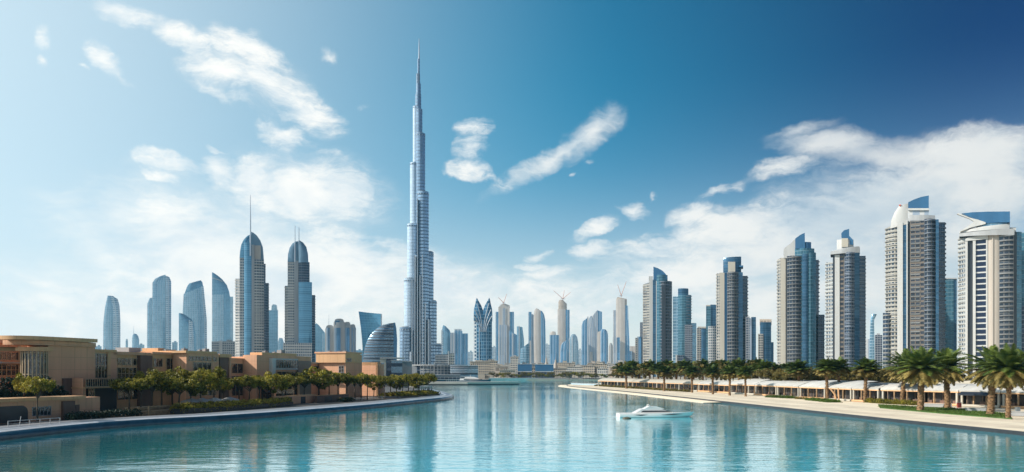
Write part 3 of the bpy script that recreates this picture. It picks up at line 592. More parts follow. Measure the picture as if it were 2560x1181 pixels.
    fr, t = tower(1583, 2400, 'low hazy beige block right of the tapering beige tower', 'distant_block'); strip(fr, t, 'wall', 1575, 1592, 866, V, 0, depth=30); strip(fr, t, 'side_wing', 1570, 1580, 878, B, -6, depth=20)
    fr, t = tower(1599, 1900, 'narrow blue and cream tower touching the arc-topped balcony tower'); strip(fr, t, 'cream_face', 1588, 1594, 845, M['creampunch'], 0, depth=28); strip(fr, t, 'blue_face', 1593, 1603, 842, B, 1, depth=28); strip(fr, t, 'upper_part', 1600, 1610, 806, M['greypunch'], 6, depth=28)
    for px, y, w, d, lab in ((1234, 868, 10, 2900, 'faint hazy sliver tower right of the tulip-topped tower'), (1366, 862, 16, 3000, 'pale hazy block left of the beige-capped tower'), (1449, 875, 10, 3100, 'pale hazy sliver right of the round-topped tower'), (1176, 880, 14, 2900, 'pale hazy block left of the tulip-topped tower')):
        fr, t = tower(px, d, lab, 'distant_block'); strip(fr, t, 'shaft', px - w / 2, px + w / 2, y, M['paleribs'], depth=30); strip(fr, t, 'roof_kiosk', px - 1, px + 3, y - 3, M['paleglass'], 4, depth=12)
middle()

# ------------------------------------------------------------------ the residential towers on the right
def right_towers():
    # arc-topped balcony tower
    fr, t = tower(1643, 1350, 'balcony tower with dark quarter-arc blade on top, leftmost of the near towers')
    strip(fr, t, 'facade', 1607, 1625, 712, M['creampunch'], 14, 4, depth=34, y1=706); balconies(fr, t, 1608, 1616, 718, 915, 8, M['slab_cream'], 13, 9, proud=1.1, ext=0.8, depth=4)
    strip(fr, t, 'pier', 1624, 1633, 700, M['white'], 2, depth=32); strip(fr, t, 'parapet_fin', 1622, 1632, 691, M['white'], 6, depth=14, y0=710)
    strip(fr, t, 'glass_strip', 1632, 1641, 700, M['bluestrip'], 0, depth=30); strip(fr, t, 'pier', 1640, 1648, 703, M['white'], -1, depth=30)
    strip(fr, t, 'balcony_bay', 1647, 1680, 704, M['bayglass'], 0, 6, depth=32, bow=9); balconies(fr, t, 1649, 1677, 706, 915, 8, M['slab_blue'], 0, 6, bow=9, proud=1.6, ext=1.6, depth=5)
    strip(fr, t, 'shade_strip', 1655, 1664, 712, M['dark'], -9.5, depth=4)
    strip(fr, t, 'drum', 1637, 1669, 688, M['tealglass'], 2, depth=26, bow=6)
    plate(fr, t, 'blade', [(1633.5, 700), (1633.5, 667), (1645, 671), (1656, 677), (1664, 685), (1669, 697)], M['steelblue'], -1, 10)
    fr, t = tower(1708, 1500, 'light blue glass tower with round drum on its roof')
    strip(fr, t, 'left_bay', 1682, 1697, 742, M['skyglass'], 3, depth=30); strip(fr, t, 'main_bay', 1695, 1728, 738, M['tealglass'], 0, depth=30, bow=5); strip(fr, t, 'drum', 1695, 1721, 722, M['bluestrip'], 4, depth=22, bow=6)
    strip(fr, t, 'window_bay', 1712, 1731, 812, M['greypunch'], -6, depth=10); strip(fr, t, 'side_wing', 1728, 1741, 808, M['skyglass'], 4, depth=28); balconies(fr, t, 1710, 1729, 742, 800, 7, M['slab_blue'], -2, bow=2, proud=1, ext=.6, depth=4)
    strip(fr, t, 'low_annex', 1692, 1710, 888, M['navyglass'], -16, depth=14); strip(fr, t, 'annex_edge', 1689, 1693, 888, M['white'], -16.5, depth=14)
    fr, t = tower(1757, 1650, 'short cream and blue tower left of the slit-windowed teal tower'); strip(fr, t, 'facade', 1742, 1754, 820, M['creampunch'], 2, depth=28); strip(fr, t, 'glass_bay', 1753, 1772, 822, M['bluestrip'], 0, depth=28, bow=2); strip(fr, t, 'cap', 1744, 1768, 817, M['cream'], 3, depth=20, y0=821)
    fr, t = tower(1780, 1500, 'teal tower with cream cap half hidden behind the balcony tower'); strip(fr, t, 'glass_bay', 1765, 1777, 766, M['tealglass'], 0, depth=28); strip(fr, t, 'blue_bay', 1776, 1797, 762, M['bluestrip'], 2, depth=28); strip(fr, t, 'cap', 1765, 1792, 763, M['cream'], 3, depth=22, y0=767)
    strip(fr, t, 'low_bay', 1770, 1792, 816, M['whitepunch'], -6, depth=8, bow=3)
    # drum-topped balcony tower
    fr, t = tower(1832, 1200, 'balcony tower with wide pier and sliced blue drum on top')
    strip(fr, t, 'facade', 1791, 1800, 684, M['creampunch'], 12, 6, depth=34); balconies(fr, t, 1791, 1799, 688, 915, 8.6, M['slab_cream'], 12, 7, proud=1.1, ext=.8, depth=4)
    strip(fr, t, 'pier', 1799, 1811, 682, M['cream'], 2, depth=32); strip(fr, t, 'recess', 1810.5, 1819, 683, M['steelblue'], 4, depth=30)
    strip(fr, t, 'balcony_bay', 1818, 1847, 681, M['bayglass'], 0, depth=30, bow=7); balconies(fr, t, 1819, 1846, 684, 915, 8.6, M['slab'], 0, bow=7, proud=1.6, ext=.8, depth=4)
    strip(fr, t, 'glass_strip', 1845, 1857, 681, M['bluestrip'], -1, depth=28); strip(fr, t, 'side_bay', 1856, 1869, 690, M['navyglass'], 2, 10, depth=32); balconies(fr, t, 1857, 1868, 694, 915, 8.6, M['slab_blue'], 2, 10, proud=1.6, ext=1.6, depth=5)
    loft(fr, t, 'drum', [(1808, 684, 1853, 684), (1808, 648, 1853, 648), (1811, 645, 1853, 642)], M['bluestrip'], 4, depth=26, bow=4)
    strip(fr, t, 'penthouse', 1820, 1838, 655, M['cream'], -2, depth=6, y0=682); strip(fr, t, 'ledge', 1848, 1858, 664, M['steelblue'], -3, depth=20, y0=668); strip(fr, t, 'low_wing', 1864, 1874, 792, M['greypunch'], 0, depth=26)
    fr, t = tower(1881, 1400, 'blue striped slab tower behind the drum-topped balcony tower'); strip(fr, t, 'grey_bay', 1866, 1879, 796, M['greyvert'], 0, depth=28); strip(fr, t, 'blue_bay', 1878, 1890, 793, M['bluestrip'], 2, depth=28)
    fr, t = tower(1912, 1500, 'blue tower with unfinished ochre crown between two balcony towers'); strip(fr, t, 'window_strip', 1895, 1908, 835, M['creampunch'], -3, depth=26); strip(fr, t, 'glass_bay', 1900, 1928, 806, M['bluestrip'], 0, depth=28, bow=2); strip(fr, t, 'crown', 1899, 1929, 798, M['scaffold'], 1, depth=26, y0=812); strip(fr, t, 'side_wing', 1927, 1934, 856, M['steelblue'], 4, depth=26)
    # blade tower
    fr, t = tower(2000, 1120, 'teal-sided balcony tower crowned by white wall and pointed blade')
    strip(fr, t, 'facade', 1943, 1952, 650, M['creampunch'], 16, 9, depth=36, y1=645); balconies(fr, t, 1943, 1951, 655, 915, 9, M['slab_cream'], 16, 10, proud=1, ext=.8, depth=4)
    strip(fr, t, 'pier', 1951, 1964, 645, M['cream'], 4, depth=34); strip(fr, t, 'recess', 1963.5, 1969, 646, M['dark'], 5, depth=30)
    strip(fr, t, 'balcony_bay', 1967, 2008, 641, M['bayglass'], 2, 0, depth=32, bow=6); balconies(fr, t, 1968, 2006, 646, 915, 9.6, M['slab'], 2, 0, bow=6, proud=1.7, ext=.4, depth=5)
    strip(fr, t, 'glass_strip', 2005, 2020, 636, M['bluestrip'], -2.5, depth=28, bow=1); strip(fr, t, 'teal_bay', 2018, 2040, 632, M['tealglass'], -1, 4, depth=30, bow=3); strip(fr, t, 'side_bay', 2038, 2047, 650, M['navyglass'], 4, 12, depth=32); balconies(fr, t, 2038, 2046, 654, 800, 9.6, M['slab_blue'], 4, 12, proud=1.6, ext=1.6, depth=5)
    strip(fr, t, 'low_wing', 2046, 2061, 787, M['navyglass'], 6, 12, depth=32); balconies(fr, t, 2047, 2060, 792, 915, 9.6, M['slab_blue'], 6, 12, proud=1.2, ext=1, depth=4)
    loft(fr, t, 'white_wall', [(1959, 646, 1989, 646), (1959, 625, 1989, 622), (1962, 620, 1989, 600), (1975, 610, 1989, 597)], M['white'], 3, depth=8); strip(fr, t, 'drum', 1987, 2036, 622, M['tealglass'], 2, depth=26, bow=5); strip(fr, t, 'drum_roof', 2006, 2028, 606, M['steelblue'], 5, depth=18, bow=3, y0=622)
    plate(fr, t, 'blade', [(1988, 622), (1988, 597), (2000, 588), (2012, 582), (2012.5, 622)], M['steelblue'], -2, 8)
    # slim crown tower
    fr, t = tower(2115, 1030, 'pale balcony tower with small hooked blade, second from the wide-roofed tower', name='skyscraper')
    strip(fr, t, 'facade', 2064, 2083, 656, M['whitepunch'], 14, 6, depth=34); balconies(fr, t, 2064, 2082, 662, 915, 9, M['slab_cream'], 14, 7, proud=1, ext=.6, depth=4)
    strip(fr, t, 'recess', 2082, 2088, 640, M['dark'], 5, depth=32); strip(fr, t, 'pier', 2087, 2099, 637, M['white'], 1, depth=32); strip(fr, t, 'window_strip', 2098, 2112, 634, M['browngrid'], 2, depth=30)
    strip(fr, t, 'balcony_bay', 2111, 2137, 632, M['navyglass'], 0, depth=30, bow=5); balconies(fr, t, 2112, 2136, 636, 915, 7.6, M['slab_blue'], 0, bow=5, proud=1.4, ext=.4, depth=4)
    strip(fr, t, 'glass_strip', 2136, 2149, 630, M['bluestrip'], -1, 2, depth=28); strip(fr, t, 'side_bay', 2148, 2164, 640, M['navyglass'], 3, 12, depth=32); balconies(fr, t, 2148, 2162, 646, 915, 9, M['slab_blue'], 3, 12, proud=1.6, ext=1.4, depth=5)
    loft(fr, t, 'crown_ledge', [(2076, 637, 2150, 632), (2076, 630, 2150, 620), (2092, 624, 2148, 616)], M['grey'], -1, 2, depth=26, bow=4); strip(fr, t, 'drum', 2092, 2134, 600, M['white'], 5, depth=20, bow=4, y0=626); strip(fr, t, 'penthouse', 2104, 2120, 596, M['cream'], -1, depth=8, y0=618)
    plate(fr, t, 'blade', [(2103, 584), (2110, 576), (2123, 572.5), (2123, 590), (2133, 600), (2133, 612), (2118, 612), (2118, 597), (2104, 597)], M['steelblue'], 2, 7)
    fr, t = tower(2182, 1700, 'hazy slim tower with rounded finial left of the tallest near tower'); loft(fr, t, 'shaft', [(2172, None, 2187, None), (2174, 850, 2186, 850), (2176, 800, 2185, 800), (2178, 788, 2192, 786), (2181, 785, 2186, 785)], M['skyglass'], 0, depth=20, bow=2); strip(fr, t, 'low_wing', 2164, 2176, 848, M['greyvert'], 3, depth=26)
    fr, t = tower(2196, 1350, 'grey slab with small windows tucked left of the tallest near tower'); strip(fr, t, 'wall', 2187, 2206, 838, M['greypunch'], 0, depth=26); strip(fr, t, 'roof_kiosk', 2192, 2200, 834, M['grey'], 6, depth=10)
    # tallest near tower
    fr, t = tower(2290, 1000, 'big balcony tower with brown centre bay and sliced blue blade, tallest of the near ones')
    strip(fr, t, 'low_annex', 2207, 2228, 783, M['navyglass'], 6, depth=34, bow=3); balconies(fr, t, 2208, 2227, 790, 925, 10.6, M['slab_cream'], 6, bow=3, proud=1.2, ext=.2, depth=4)
    strip(fr, t, 'facade', 2214, 2244, 572, M['creampunch'], 12, 3, depth=36, bow=3, y1=560); balconies(fr, t, 2214, 2243, 574, 925, 11, M['slab_cream'], 12, 3, bow=3, proud=1.5, ext=.8, depth=5)
    strip(fr, t, 'pier', 2243, 2257, 556, M['white'], 0, depth=34); strip(fr, t, 'glass_strip', 2256, 2267, 556, M['bluestrip'], 1.5, depth=32); strip(fr, t, 'fin', 2266, 2269, 550, M['white'], -1, depth=32); strip(fr, t, 'recess', 2268.5, 2276, 550, M['dark'], 2, depth=30)
    strip(fr, t, 'centre_bay', 2275, 2312, 552, M['browngrid'], -1, depth=30); balconies(fr, t, 2276, 2300, 556, 915, 11, M['slab'], -1, proud=0.7, depth=3, h=.3)
    strip(fr, t, 'balcony_bay', 2310, 2340, 549, M['bayglass'], -1, 1, depth=30, bow=5); balconies(fr, t, 2311, 2340, 553, 915, 10.6, M['slab_blue'], -1, 1, bow=5, proud=1.6, ext=.3, depth=4)
    strip(fr, t, 'glass_strip', 2339, 2347, 549, M['bluestrip'], -2.5, depth=28); strip(fr, t, 'side_bay', 2346, 2363, 556, M['navyglass'], 2, 12, depth=32); balconies(fr, t, 2346, 2361, 558, 915, 10.6, M['slab_blue'], 2, 12, proud=1.8, ext=1.8, depth=5)
    loft(fr, t, 'white_wall', [(2226, 572, 2271, 560), (2228, 552, 2271, 545), (2236, 532, 2271, 525), (2248, 515, 2271, 509)], M['white'], 2, depth=10, bow=1.5)
    mb = MB(); mb.box((fr.x(2250, 1), 1, fr.z(2250, 513)), (2.2, 2, 1.0)); mb.build('warning_light', plain('red_lamp_glass', (0.7, 0.12, 0.05), 0.4), t)
    plate(fr, t, 'blade', [(2270.5, 525), (2270.5, 506), (2285, 499), (2302, 493), (2322, 489), (2322, 525)], M['steelblue'], 0, 8); strip(fr, t, 'blade_base', 2270, 2322, 521, M['greyvert'], 1.5, depth=9, y0=547); strip(fr, t, 'blade_trim', 2270, 2322.5, 521, M['white'], -0.8, depth=5, y0=526); strip(fr, t, 'drum', 2262, 2338, 539, M['grey'], 3, depth=22, bow=3, y0=556)
    fr, t = tower(2373, 1120, 'plain teal slab standing between the two nearest right-hand towers'); strip(fr, t, 'wall', 2352, 2384, 697, M['tealglass'], 0, depth=30); strip(fr, t, 'side_wall', 2383, 2392, 696, M['bluestrip'], 1, depth=30); strip(fr, t, 'parapet', 2352, 2392, 695, M['grey'], -0.6, depth=31, y0=698)
    # wide-roofed tower
    fr, t = tower(2474, 950, 'pale tower with sweeping wing roof and ladder of dark windows, rightmost')
    strip(fr, t, 'facade', 2396, 2414, 594, M['whitepunch'], 14, 5, depth=36); balconies(fr, t, 2396, 2413, 600, 915, 11, M['slab_cream'], 14, 6, proud=1.2, ext=.6, depth=4)
    strip(fr, t, 'frame_pier', 2413, 2419, 598, M['white'], -1, depth=32); strip(fr, t, 'dark_glass', 2418, 2433, 602, M['dark'], 1.5, depth=30); strip(fr, t, 'frame_pier', 2432, 2439, 597, M['white'], -1, depth=30); strip(fr, t, 'window_ladder', 2438, 2466, 598, M['whitegrid'], 0.5, depth=30)
    loft(fr, t, 'arched_lintel', [(2413, 603, 2470, 598), (2413, 598, 2470, 588), (2420, 594, 2470, 586)], M['white'], -1.6, depth=10)
    strip(fr, t, 'frame_pier', 2465, 2469, 590, M['white'], -1, depth=30); strip(fr, t, 'wide_pier', 2468, 2498, 588, M['beige'], 0, depth=30, bow=1.5); strip(fr, t, 'pier_rib', 2480, 2483, 588, M['beige'], -2.6, depth=6)
    strip(fr, t, 'balcony_bay', 2497, 2535, 589, M['bayglass'], 0, depth=30, bow=2); balconies(fr, t, 2498, 2534, 592, 915, 11.6, M['slab'], 0, bow=2, proud=1.5, depth=4, h=.3); strip(fr, t, 'dark_recess', 2534, 2543, 580, M['dark'], 2, depth=30); strip(fr, t, 'side_wall', 2542, 2554, 580, M['tealglass'], 1, 8, depth=30)
    loft(fr, t, 'roof_ring', [(2398, 592, 2536, 588), (2398, 584, 2536, 572)], M['grey'], -2, depth=30, bow=4); loft(fr, t, 'roof_band', [(2398, 583, 2524, 573), (2400, 578, 2524, 562), (2424, 572, 2524, 560)], M['white'], 0, depth=24, bow=5); strip(fr, t, 'roof_drum', 2440, 2525, 560, M['skyglass'], 2, depth=22, bow=4, y0=575); strip(fr, t, 'roof_block', 2524, 2540, 569, M['white'], 3, depth=20, y0=590)
    plate(fr, t, 'wing_roof', [(2404, 534), (2430, 531), (2470, 529.5), (2525, 529), (2525, 556), (2490, 557), (2462, 559), (2440, 549)], M['steelblue'], -3, 14)
    plate(fr, t, 'wing_edge', [(2392, 535), (2396, 533), (2425, 545), (2443, 549), (2464, 556), (2464, 560), (2428, 569), (2400, 580), (2400, 578.5), (2424, 563), (2433, 556.5), (2434, 553.5), (2424, 547)], M['white'], -4.2, 6)
    fr, t = tower(2556, 1000, 'thin slice of a glass tower at the right border'); strip(fr, t, 'wall', 2551, 2566, 582, M['tealglass'], 0, depth=26); strip(fr, t, 'wing', 2551, 2568, 765, M['navyglass'], -6, depth=20)
right_towers()
# ------------------------------------------------------------------ water, land, quays
GR = 0.6                                                     # height of the right-hand promenade
def gp(px, y, z=0.0):
    """point on the level z seen at that photo pixel"""
    Y = (CH - z) * F / (y - HY); return Vector(((px - 1280) * Y / F, Y, z))
def spline(pts, n=8):
    P = [Vector(p) for p in pts]; out = []
    for i in range(len(P) - 1):
        a, b, c, d = P[max(i - 1, 0)], P[i], P[i + 1], P[min(i + 2, len(P) - 1)]
        for k in range(n):
            t = k / n; out.append(0.5 * ((2 * b) + (c - a) * t + (2 * a - 5 * b + 4 * c - d) * t * t + (3 * b - a - 3 * c + d) * t ** 3))
    out.append(P[-1]); return out
def normals2(P, sgn):
    N = []
    for i in range(len(P)):
        t = (P[min(i + 1, len(P) - 1)] - P[max(i - 1, 0)]); t.z = 0; t.normalize(); N.append(Vector((-t.y, t.x, 0)) * sgn)
    return N
def sweep(name, P, prof, mat, sgn=1, smooth=35, kind='structure'):
    """profile (inland offset, height) swept along the shore line P"""
    N = normals2(P, sgn); mb = MB(); u = 0
    for i in range(len(P) - 1):
        L = (P[i + 1] - P[i]).length; v = 0
        for (o0, z0), (o1, z1) in zip(prof[:-1], prof[1:]):
            a = Vector((*(P[i] + N[i] * o0)[:2], z0)); b = Vector((*(P[i + 1] + N[i + 1] * o0)[:2], z0)); c = Vector((*(P[i + 1] + N[i + 1] * o1)[:2], z1)); d = Vector((*(P[i] + N[i] * o1)[:2], z1))
            w = (d - a).length; mb.face([a, b, c, d], [(u, v), (u + L, v), (u + L, v + w), (u, v + w)]); v += w
        u += L
    return tag(mb.build(name, mat, smooth=smooth), kind=kind)

def water_material():
    m, n, b = pmat('lagoon_water'); tc = n.new('ShaderNodeTexCoord'); ob = tc.outputs['Object']
    b.inputs['Base Color'].default_value = (0.012, 0.20, 0.25, 1); b.inputs['Roughness'].default_value = 0.04; b.inputs['IOR'].default_value = 1.7
    big = n.noise(ob, 0.012, 3, 0.5); n.put(b.inputs['Base Color'], n.mixc(n.smooth(big, 0.3, 0.7), (0.009, 0.16, 0.205), (0.02, 0.225, 0.28)))
    sx_ = n.new('ShaderNodeSeparateXYZ'); n.l.new(ob, sx_.inputs[0])
    shallow = n.smooth(n.math('ADD', sx_.outputs[0], n.math('MULTIPLY', n.noise(ob, 0.02, 3), 40.0)), -55.0, 15.0)   # dark reflection of the left bank painted into the colour, fading rightwards
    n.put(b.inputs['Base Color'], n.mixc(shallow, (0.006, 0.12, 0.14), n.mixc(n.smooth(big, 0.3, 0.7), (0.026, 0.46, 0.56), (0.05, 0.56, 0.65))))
    def layer(sx, sy, rot, scale, det, dist):
        mp = n.new('ShaderNodeMapping'); n.l.new(ob, mp.inputs[0]); mp.inputs[3].default_value = (sx, sy, 1); mp.inputs[2].default_value = (0, 0, R(rot))
        return n.noise(mp.outputs[0], scale, det, 0.5, dist)
    h = n.math('ADD', n.math('MULTIPLY', layer(0.45, 1.0, 12, 0.55, 4, 0.6), 0.7), n.math('MULTIPLY', layer(0.6, 1.0, -20, 1.6, 3, 0.4), 0.16))
    h = n.math('ADD', h, n.math('MULTIPLY', layer(0.3, 1.0, 8, 0.11, 2, 0.3), 0.7))
    patch = n.smooth(layer(0.35, 1.0, 5, 0.018, 3, 0.2), 0.35, 0.65, 0.4, 1.25)
    bp = n.new('ShaderNodeBump'); bp.inputs['Distance'].default_value = 0.15; n.put(bp.inputs['Strength'], n.math('MULTIPLY', patch, 0.62))
    n.l.new(h, bp.inputs['Height']); n.l.new(bp.outputs[0], b.inputs['Normal'])
    b.inputs['Coat Weight'].default_value = 0.65; b.inputs['Coat IOR'].default_value = 1.9; b.inputs['Coat Roughness'].default_value = 0.05; n.l.new(bp.outputs[0], b.inputs['Coat Normal']); return m

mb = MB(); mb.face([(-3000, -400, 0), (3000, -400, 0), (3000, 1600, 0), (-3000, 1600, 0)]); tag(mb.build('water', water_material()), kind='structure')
M['paver_dark'] = plain('dark_paving', (0.10, 0.085, 0.075), 0.6, var=0.2, scale=0.5)
M['earth'] = plain('city_ground', (0.36, 0.31, 0.25), 0.9, var=0.2, scale=0.02)
def bandmat(name, cols, widths, rough, nscale=0.25, joint=0.0, spec=0.5):
    """paving in lengthwise bands, laid out in metres across (v) and along (u)"""
    m, n, b = pmat(name); uv = n.new('ShaderNodeUVMap'); uv.uv_map = 'UVMap'; sp = n.new('ShaderNodeSeparateXYZ'); n.l.new(uv.outputs[0], sp.inputs[0])
    tc = n.new('ShaderNodeTexCoord'); nz = n.noise(tc.outputs['Object'], nscale, 6, 0.65); c = cols[0]; x = 0
    for w, k in zip(widths, cols[1:]): x += w; c = n.mixc(n.math('GREATER_THAN', sp.outputs[1], x), c, k)
    c = n.mixc(n.smooth(nz, 0.3, 0.75, 0.0, 0.35), c, (0.12, 0.10, 0.08))
    if joint:
        j = n.math('MAXIMUM', n.math('LESS_THAN', n.math('FRACT', n.math('DIVIDE', sp.outputs[0], joint)), 0.03), n.math('LESS_THAN', n.math('FRACT', n.math('DIVIDE', sp.outputs[1], joint)), 0.03))
        c = n.mixc(n.math('MULTIPLY', j, 0.3), c, (0.05, 0.045, 0.04))
    n.put(b.inputs['Base Color'], c); n.put(b.inputs['Roughness'], n.smooth(nz, 0.3, 0.7, rough, min(1, rough + 0.2))); b.inputs['Specular IOR Level'].default_value = spec
    return m

# far land, from the far quay to beyond the horizon
mb = MB(); mb.prism([(-3500, 905), (3500, 905), (5400, 5200), (-5400, 5200)], -1, G); tag(mb.build('ground', M['earth'], smooth=0), kind='structure')
# left bank
LW = spline([gp(-420, 1178), gp(-200, 1134), gp(0, 1100), gp(300, 1068), gp(600, 1049), gp(900, 1024), gp(1050, 1008), gp(1105, 1002), gp(1128, 997.5), gp(1128, 993), gp(1105, 986), gp(1080, 979)], 8)
back = [Vector((-62, 430, 0)), Vector((-75, 560, 0)), Vector((-72, 640, 0)), Vector((-33, 645, 0)), Vector((-33, 904.5, 0)), Vector((-900, 904.5, 0)), Vector((-900, -100, 0)), Vector((-120, -100, 0))]
INL = [p + n * 11.5 for p, n in zip(LW, normals2(LW, 1))][:-22]
mb = MB(); mb.prism([p[:2] for p in LW] + [p[:2] for p in back], -1, 1.0); tag(mb.build('left_bank', M['paver_dark'], smooth=0), kind='structure')
M['quayblue'] = plain('dark_blue_quay', (0.035, 0.09, 0.13), 0.25, var=0.25, scale=0.3)
M['promgrey'] = bandmat('polished_promenade', [(0.50, 0.52, 0.56), (0.14, 0.19, 0.26), (0.62, 0.64, 0.67), (0.20, 0.23, 0.28), (0.30, 0.31, 0.33)], [0.9, 1.5, 0.9, 2.6], 0.28, 0.2)
sweep('quay_wall', LW, [(-0.5, -0.6), (-0.62, 0.10), (-0.58, 0.55), (-0.35, 0.9), (0.0, 1.12)], M['quayblue'])
sweep('promenade', LW, [(0.0, 1.12), (0.5, 1.28), (1.6, 1.30), (3.0, 1.22), (5.0, 1.22), (8.4, 1.22)], M['promgrey'])
# right bank
RW = spline([gp(2900, 1150), gp(2740, 1117), gp(2560, 1090), gp(2200, 1052), gp(1850, 1013), gp(1700, 996), gp(1560, 981), gp(1450, 970.5), gp(1421, 967), gp(1418, 964.5), gp(1432, 961.5)], 8)
rback = [Vector((95, 640, 0)), Vector((160, 900, 0)), Vector((900, 900, 0)), Vector((1100, -100, 0)), Vector((150, -100, 0))]
M['sand'] = bandmat('sand_promenade', [(0.80, 0.69, 0.52), (0.70, 0.59, 0.45), (0.82, 0.71, 0.54), (0.74, 0.63, 0.48)], [4.0, 5.0, 6.0], 0.75, 0.15, 3.0)
M['sandflat'] = plain('sand_paving', (0.76, 0.65, 0.49), 0.8, var=0.08, scale=0.2)
mb = MB(); mb.prism([p[:2] for p in reversed(rback)] + [p[:2] for p in reversed(RW)], -1, GR - 0.1); tag(mb.build('right_bank', M['sandflat'], smooth=0), kind='structure')
sweep('promenade', RW, [(0.30, GR), (4, GR + 0.02), (9, GR + 0.02), (15, GR + 0.02), (24, GR)], M['sand'], -1)
sweep('quay_kerb', RW, [(-0.06, -0.3), (-0.06, GR - 0.05), (0.0, GR + 0.03), (0.36, GR + 0.03), (0.36, GR - 0.2)], plain('dark_kerb_stone', (0.035, 0.035, 0.04), 0.4), -1)
sweep('apron', RW[34:76], [(-7.0, -0.5), (-6.0, 0.10), (-0.07, 0.22)], M['sandflat'], -1)

# ------------------------------------------------------------------ leaves, trees, palms, hedges
M['leaf'] = leafmat('leaf_green', (0.016, 0.042, 0.008), (0.62, 0.50, 0.06), pw=1.15)
M['leaf_brown'] = leafmat('leaf_olive_brown', (0.025, 0.04, 0.012), (0.42, 0.31, 0.08), pw=1.1)
M['leaf_dark'] = leafmat('leaf_dark', (0.006, 0.018, 0.010), (0.018, 0.045, 0.020), trans=0.15)
M['leaf_bright'] = leafmat('leaf_bright', (0.025, 0.06, 0.010), (0.18, 0.27, 0.04))
M['flower'] = leafmat('leaf_golden', (0.05, 0.045, 0.01), (0.34, 0.22, 0.05))
M['frond'] = leafmat('palm_green', (0.025, 0.06, 0.014), (0.24, 0.30, 0.06), trans=0.25)
M['dryfrond'] = leafmat('palm_golden', (0.10, 0.08, 0.02), (0.50, 0.38, 0.13), trans=0.3)
M['bark'] = plain('bark', (0.09, 0.065, 0.045), 0.9, var=0.35, scale=3, bump=0.6)
M['palmbark'] = plain('palm_bark', (0.27, 0.16, 0.08), 0.9, var=0.45, scale=2.6, bump=0.8)
def quad(mb, c, a, b, m=0):
    """leaf-sized lozenge"""
    mb.face([c - a, c - b * 0.6, c + a, c + b * 0.6], [(0, 0), (1, 0), (1, 1), (0, 1)], m)
def rvec(rn): 
    v = Vector((rn.gauss(0, 1), rn.gauss(0, 1), rn.gauss(0, 1))); return v.normalized()
def leaf_cloud(mb, rn, c, rad, n, size, shell=0.55):
    for _ in range(n):
        d = rvec(rn); k = shell + (1 - shell) * rn.random() ** 0.5
        p = Vector((c[0] + d.x * rad[0] * k, c[1] + d.y * rad[1] * k, c[2] + d.z * rad[2] * k))
        a = (rvec(rn) + d * 0.2).normalized(); b = a.cross((d + rvec(rn) * 0.7).normalized())
        if b.length < 1e-3: continue
        s = size * rn.uniform(0.6, 1.35); quad(mb, p, a * s, b.normalized() * s)
def tree_proto(seed, mat, flat=0.55, name='tree', nclump=34, leaves=90, trunk_h=3.1):
    rn = random.Random(seed); t = thing(name, '', 'tree', (0, -500, -60))
    mb = MB(); bend = rn.uniform(-.15, .15)
    mb.tube([(0, 0, -0.2), (bend, 0, trunk_h * .5), (bend * 1.5, .1, trunk_h)], [.17, .12, .10], 7)
    cz = trunk_h + 1.2; C = []
    for k in range(nclump):
        a = rn.uniform(0, 2 * math.pi); r = 2.3 * math.sqrt(rn.random()); z = cz + rn.uniform(-1, 1) * (1.5 * flat) * (1 - (r / 3.0) ** 2) + rn.uniform(-.12, .12)
        C.append((r * math.cos(a), r * math.sin(a), z))
    for k in range(0, nclump, 4):
        c = C[k]; mb.tube([(bend * 1.5, .1, trunk_h - .3 - .1 * (k % 3)), (c[0] * .5, c[1] * .5, (trunk_h + c[2]) / 2), c], [.07, .045, .02], 5)
    mb.build('trunk', M['bark'], t)
    cr = MB()
    for c in C: q = rn.uniform(.36, .80); leaf_cloud(cr, rn, c, (q, q, q * .68), leaves, .15)
    cr.build('crown', mat, t, smooth=0); return t
def frond(mb, rn, base, az, el, L, droop, w, npair, fold=0.35):
    d = Vector((math.cos(az) * math.cos(el), math.sin(az) * math.cos(el), math.sin(el))); p = Vector(base); pts = [p.copy()]
    st = L / 10
    for i in range(10):
        d = (d + Vector((0, 0, -droop * (0.4 + i * 0.12)))).normalized(); p = p + d * st; pts.append(p.copy())
    for i in range(10):
        a, b = pts[i], pts[i + 1]; t = (b - a).normalized(); side = t.cross(Vector((0, 0, 1)))
        if side.length < 1e-3: side = Vector((1, 0, 0))
        side.normalize(); up = side.cross(t)
        mb.face([a - side * .03, a + side * .03, b + side * .025, b - side * .025])
        for k in range(npair):
            f = (k + rn.random()) / npair; q = a + (b - a) * f; s = (i + f) / 10
            ll = w * (math.sin(math.pi * (0.12 + 0.86 * s)) ** 0.7) * rn.uniform(.85, 1.1)
            for sg in (1, -1):
                v = (side * sg + t * 0.75 - up * fold * rn.uniform(0.2, 1.3) + rvec(rn) * .12).normalized() * ll; wd = t * 0.085
                mb.face([q - wd, q + wd, q + v])
